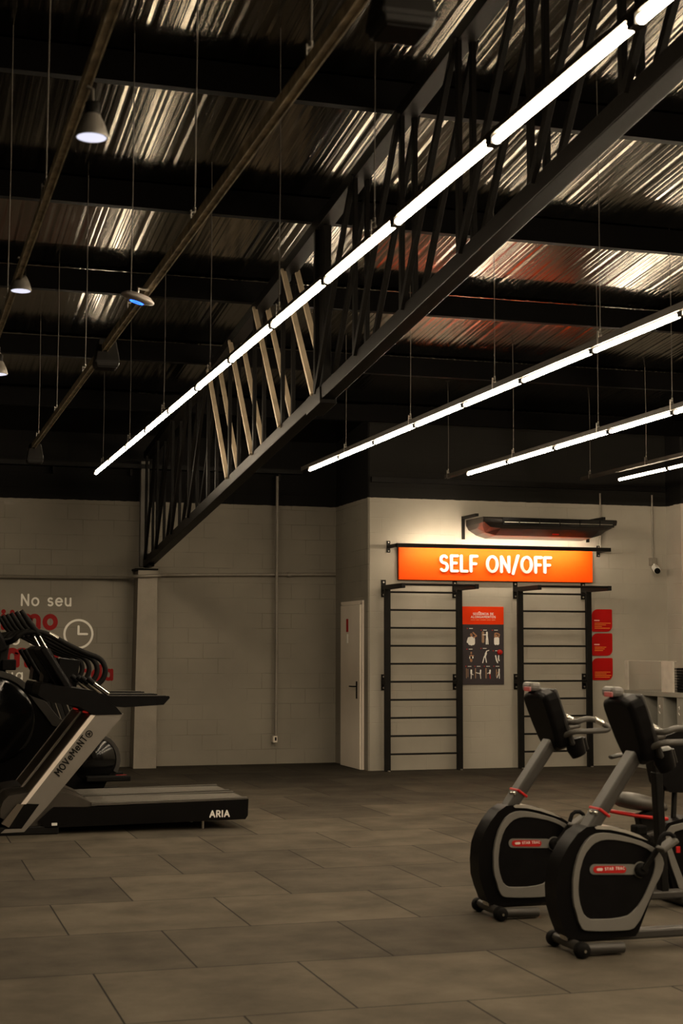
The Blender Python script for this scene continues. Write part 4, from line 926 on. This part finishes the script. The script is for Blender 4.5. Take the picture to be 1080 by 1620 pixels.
    # saddle: wide back, narrow nose
    V = []; prof = [(.84, .035, .9), (.9, .05, .912), (.98, .075, .913), (1.05, .11, .915), (1.12, .13, .925), (1.18, .12, .935), (1.215, .07, .93)]
    m_ = 10
    for x_, hw2, z_ in prof:
        for k in range(m_):
            a = 2*PI*k/m_; V.append((x_, hw2*math.cos(a), z_-.008+(.012+.02*max(0, x_-.9)/.3)*math.sin(a)))
    Fc = [(i*m_+k, i*m_+(k+1) % m_, (i+1)*m_+(k+1) % m_, (i+1)*m_+k) for i in range(len(prof)-1) for k in range(m_)]+[tuple(range(m_))[::-1], tuple(range((len(prof)-1)*m_, len(prof)*m_))]
    MB().add(V, Fc, True).build('saddle', mat('saddle_vinyl', (.035, .032, .028), .45), t)
    return t
b2 = bike('grey and black exercise bike with red badge, the nearer of the two in full view')
b1 = copy_tree(b2); b1.location = (BX+.01, 8.25, 0); b1['label'] = 'grey and black exercise bike with red badge, standing behind the nearer one'

# low bike partly hidden behind, at the right edge
Y3 = 8.62
def P3(x, y, Y=Y3): q = at(x, y, Y=Y); return (q.x-4.7, q.z)
t3 = thing('low_exercise_bike', 'low exercise bike with red lever, half hidden behind the nearer bike at right edge', 'exercise bike', (4.7, Y3, 0))
hs = [P3(1034, 1318), P3(1046, 1300), P3(1080, 1290), P3(1130, 1300), P3(1150, 1340), P3(1130, 1400), P3(1115, 1418), P3(1068, 1418), P3(1056, 1408), P3(1046, 1370)]
MB().prism(hs, -.08, .08, 'XZ').build('housing', M_SATIN, t3, .015)
fo = [P3(*p) for p in ((1037, 1322), (1050, 1304), (1085, 1295), (1125, 1303), (1143, 1340), (1125, 1396), (1110, 1409), (1072, 1410), (1062, 1402), (1050, 1368))]
fi = [P3(*p) for p in ((1046, 1326), (1056, 1313), (1085, 1305), (1118, 1312), (1132, 1340), (1118, 1384), (1106, 1396), (1078, 1397), (1070, 1390), (1060, 1364))]
MB().ring(fo, fi, -.095, -.075).build('side_frame', M_GREYFRAME, t3, .003)
MB().box((.25, 0, .06), (1.3, .08, .05)).build('main_beam', M_COLUMN, t3, .01)
for xx in (-.4, .85): MB().tube([(xx, -.24, .035), (xx, .24, .035)], .033, 12).build('floor_foot', M_COLUMN, t3)
a = P3(1006, 1324); b_ = P3(1086, 1298)
MB().bar((a[0], -.05, a[1]), (b_[0], -.05, b_[1]), .05, .04, VY).build('seat_beam', M_COLUMN, t3, .008)
V = []; m_ = 12
for px_, py_, hh, hw2 in ((972, 1264, 7, .05), (978, 1264, 13, .095), (992, 1266, 15, .115), (1010, 1269, 15, .11), (1028, 1272, 13, .08), (1044, 1275, 11, .055), (1052, 1277, 7, .03)):
    p = P3(px_, py_); h2 = hh*.0037*.95
    for k in range(m_):
        a = 2*PI*k/m_; V.append((p[0], hw2*math.cos(a), p[1]+h2*math.sin(a)))
Fc = [(i*m_+k, i*m_+(k+1) % m_, (i+1)*m_+(k+1) % m_, (i+1)*m_+k) for i in range(6) for k in range(m_)]+[tuple(range(m_))[::-1], tuple(range(6*m_, 7*m_))]
MB().add(V, Fc, True).build('saddle', mat('saddle_vinyl_light', (.06, .055, .047), .45), t3)
a = P3(1018, 1284); b_ = P3(1026, 1316)
MB().bar((a[0], 0, a[1]), (b_[0], 0, b_[1]), .08, .12, VY).build('seat_post', M_BLACK, t3, .01)
MB().bar((b_[0], 0, b_[1]), (b_[0]+.05, 0, .08), .06, .06, VY).build('seat_tube', M_BLACK, t3, .01)
MB().tube(smooth_open([(P3(1048, 1294)[0], -.06, P3(1048, 1294)[1]), (P3(1000, 1289)[0], -.1, P3(1000, 1289)[1]), (P3(968, 1284)[0], -.05, P3(968, 1284)[1]), (P3(968, 1284)[0], .1, P3(968, 1284)[1]), (P3(1048, 1294)[0], .12, P3(1048, 1294)[1]-.01)], 2), .011, 8).build('lever', M_RED, t3)
h = P3(1022, 1330); e = P3(992, 1308)
MB().bar((h[0], -.1, h[1]), (e[0], -.1, e[1]), .02, .03, VY).build('crank_arm', M_BLACK, t3, .004)
MB().box((e[0]-.005, -.16, e[1]), (.075, .09, .06)).build('pedal', M_RUBBER, t3, .012)
MB().tube([(h[0], -.12, h[1]), (h[0], .1, h[1])], .04, 14).build('crank_hub', M_BLACK, t3)
cn = [P3(1034, 1182), P3(1040, 1168), P3(1090, 1150), P3(1110, 1160), P3(1100, 1240), P3(1088, 1254), P3(1056, 1253), P3(1046, 1240)]
MB().prism(cn, -.02, .16, 'XZ').build('console', M_PLASTIC, t3, .02)
for px_ in (1051, 1071):
    a = P3(px_+2, 1248); b_ = P3(px_-4, 1302); MB().tube([(a[0], .05, a[1]), (b_[0], .02, b_[1])], .018, 8).build('console_stalk', M_BLACK, t3)

# ------------------------------------------------------------------ storage cabinet, acrylic panels and step stack along the right wall
XQ = 9.38
zt = at(985, 1091, X=XQ).z
yk = min(at(985, 1060, X=XQ).y, YF-.02)
cb_ = thing('storage_cabinet', 'grey open-front storage cabinet along the right wall behind the bikes', 'cabinet', (XQ, yk, 0))
yk1 = -4.2
dv = [0.0]
pxs = [(1012, 1018), (1038.5, 1047.5), (1069, 1078.5), (1102, 1113), (1139, 1151)]
MB().box((.3, yk1/2, zt-.03), (.6, -yk1, .06)).build('top_board', M_CAB, cb_, .004)
MB().box((.3, yk1/2, .04), (.6, -yk1, .08)).build('plinth', M_CAB, cb_)
MB().box((.59, yk1/2, zt/2), (.02, -yk1, zt-.06)).build('back_panel', mat('shaded_laminate', (.012, .011, .01), .6), cb_)  # darker than the other boards: shade inside the openings put into the colour
prev = 0
for a, b_ in pxs:
    y0 = at(a, 1110, X=XQ).y-yk; y1 = at(b_, 1110, X=XQ).y-yk
    MB().box((.3, (y0+y1)/2, zt/2), (.58, abs(y1-y0), zt-.08)).build('divider', M_CAB, cb_, .003)
    lm = MB(); ym = (y0+y1)/2
    lm.stroke([(-.012, .02), (.012, .03), (.012, .0)], .006, Vector((-.001, ym, zt-.2)), -VY, VZ, -VX, 0, .002); lm.stroke([(-.01, 0), (.01, -.02)], .007, Vector((-.001, ym, zt-.25)), -VY, VZ, -VX, 0, .002)
    lm.build('number_label', M_WHITE, cb_)
MB().box((.3, yk1+.03, zt/2), (.58, .06, zt-.08)).build('divider', M_CAB, cb_, .003)
MB().box((.3, -.015, zt/2), (.58, .03, zt-.08)).build('divider', M_CAB, cb_, .003)
# acrylic screens standing on the cabinet
mt, nt, bs = nodes_of('frosted_acrylic'); bs.inputs['Base Color'].default_value = (.5, .46, .4, 1); bs.inputs['Roughness'].default_value = .25; bs.inputs['Alpha'].default_value = .14
zs = at(985, 1045, X=XQ).z
acr = thing('acrylic_screen', 'low clear acrylic screen standing on top of the storage cabinet', 'screen', (XQ+.03, yk, zt))
ys2 = at(1062, 1060, X=XQ).y-yk
LS = yk-at(1066, 1060, X=XQ).y
MB().box((0, -LS/2, (zs-zt)/2), (.008, LS, zs-zt)).build('sheet', mt, acr)
for a, b_ in ((985, 990.5), (1043, 1062)):
    y0 = at(a, 1060, X=XQ).y-yk; y1 = at(b_, 1060, X=XQ).y-yk
    MB().box((.0, (y0+y1)/2, (zs-zt)/2), (.02, abs(y1-y0), zs-zt)).build('post', mat('pale_post', (.5, .46, .4), .5), acr, .002)
MB().box((0, -LS/2, zs-zt), (.012, LS, .01)).build('top_edge', mat('pale_post', (.5, .46, .4), .5), acr)
q = at(1089, 1093, X=XQ+.25)
for i in range(9):
    s_ = MB().box((0, 0, 0), (.34, .3, .028)).build('stacked_step', M_RUBBER, None, .008, loc=(XQ+.25, q.y, zt+.016+i*.034))
    tag(s_, 'flat black rubber pad in the stack on the storage cabinet, level %s' % ('lowest', 'second', 'third', 'fourth', 'fifth', 'sixth', 'seventh', 'eighth', 'topmost')[i], 'pad', 'stacked black pads')
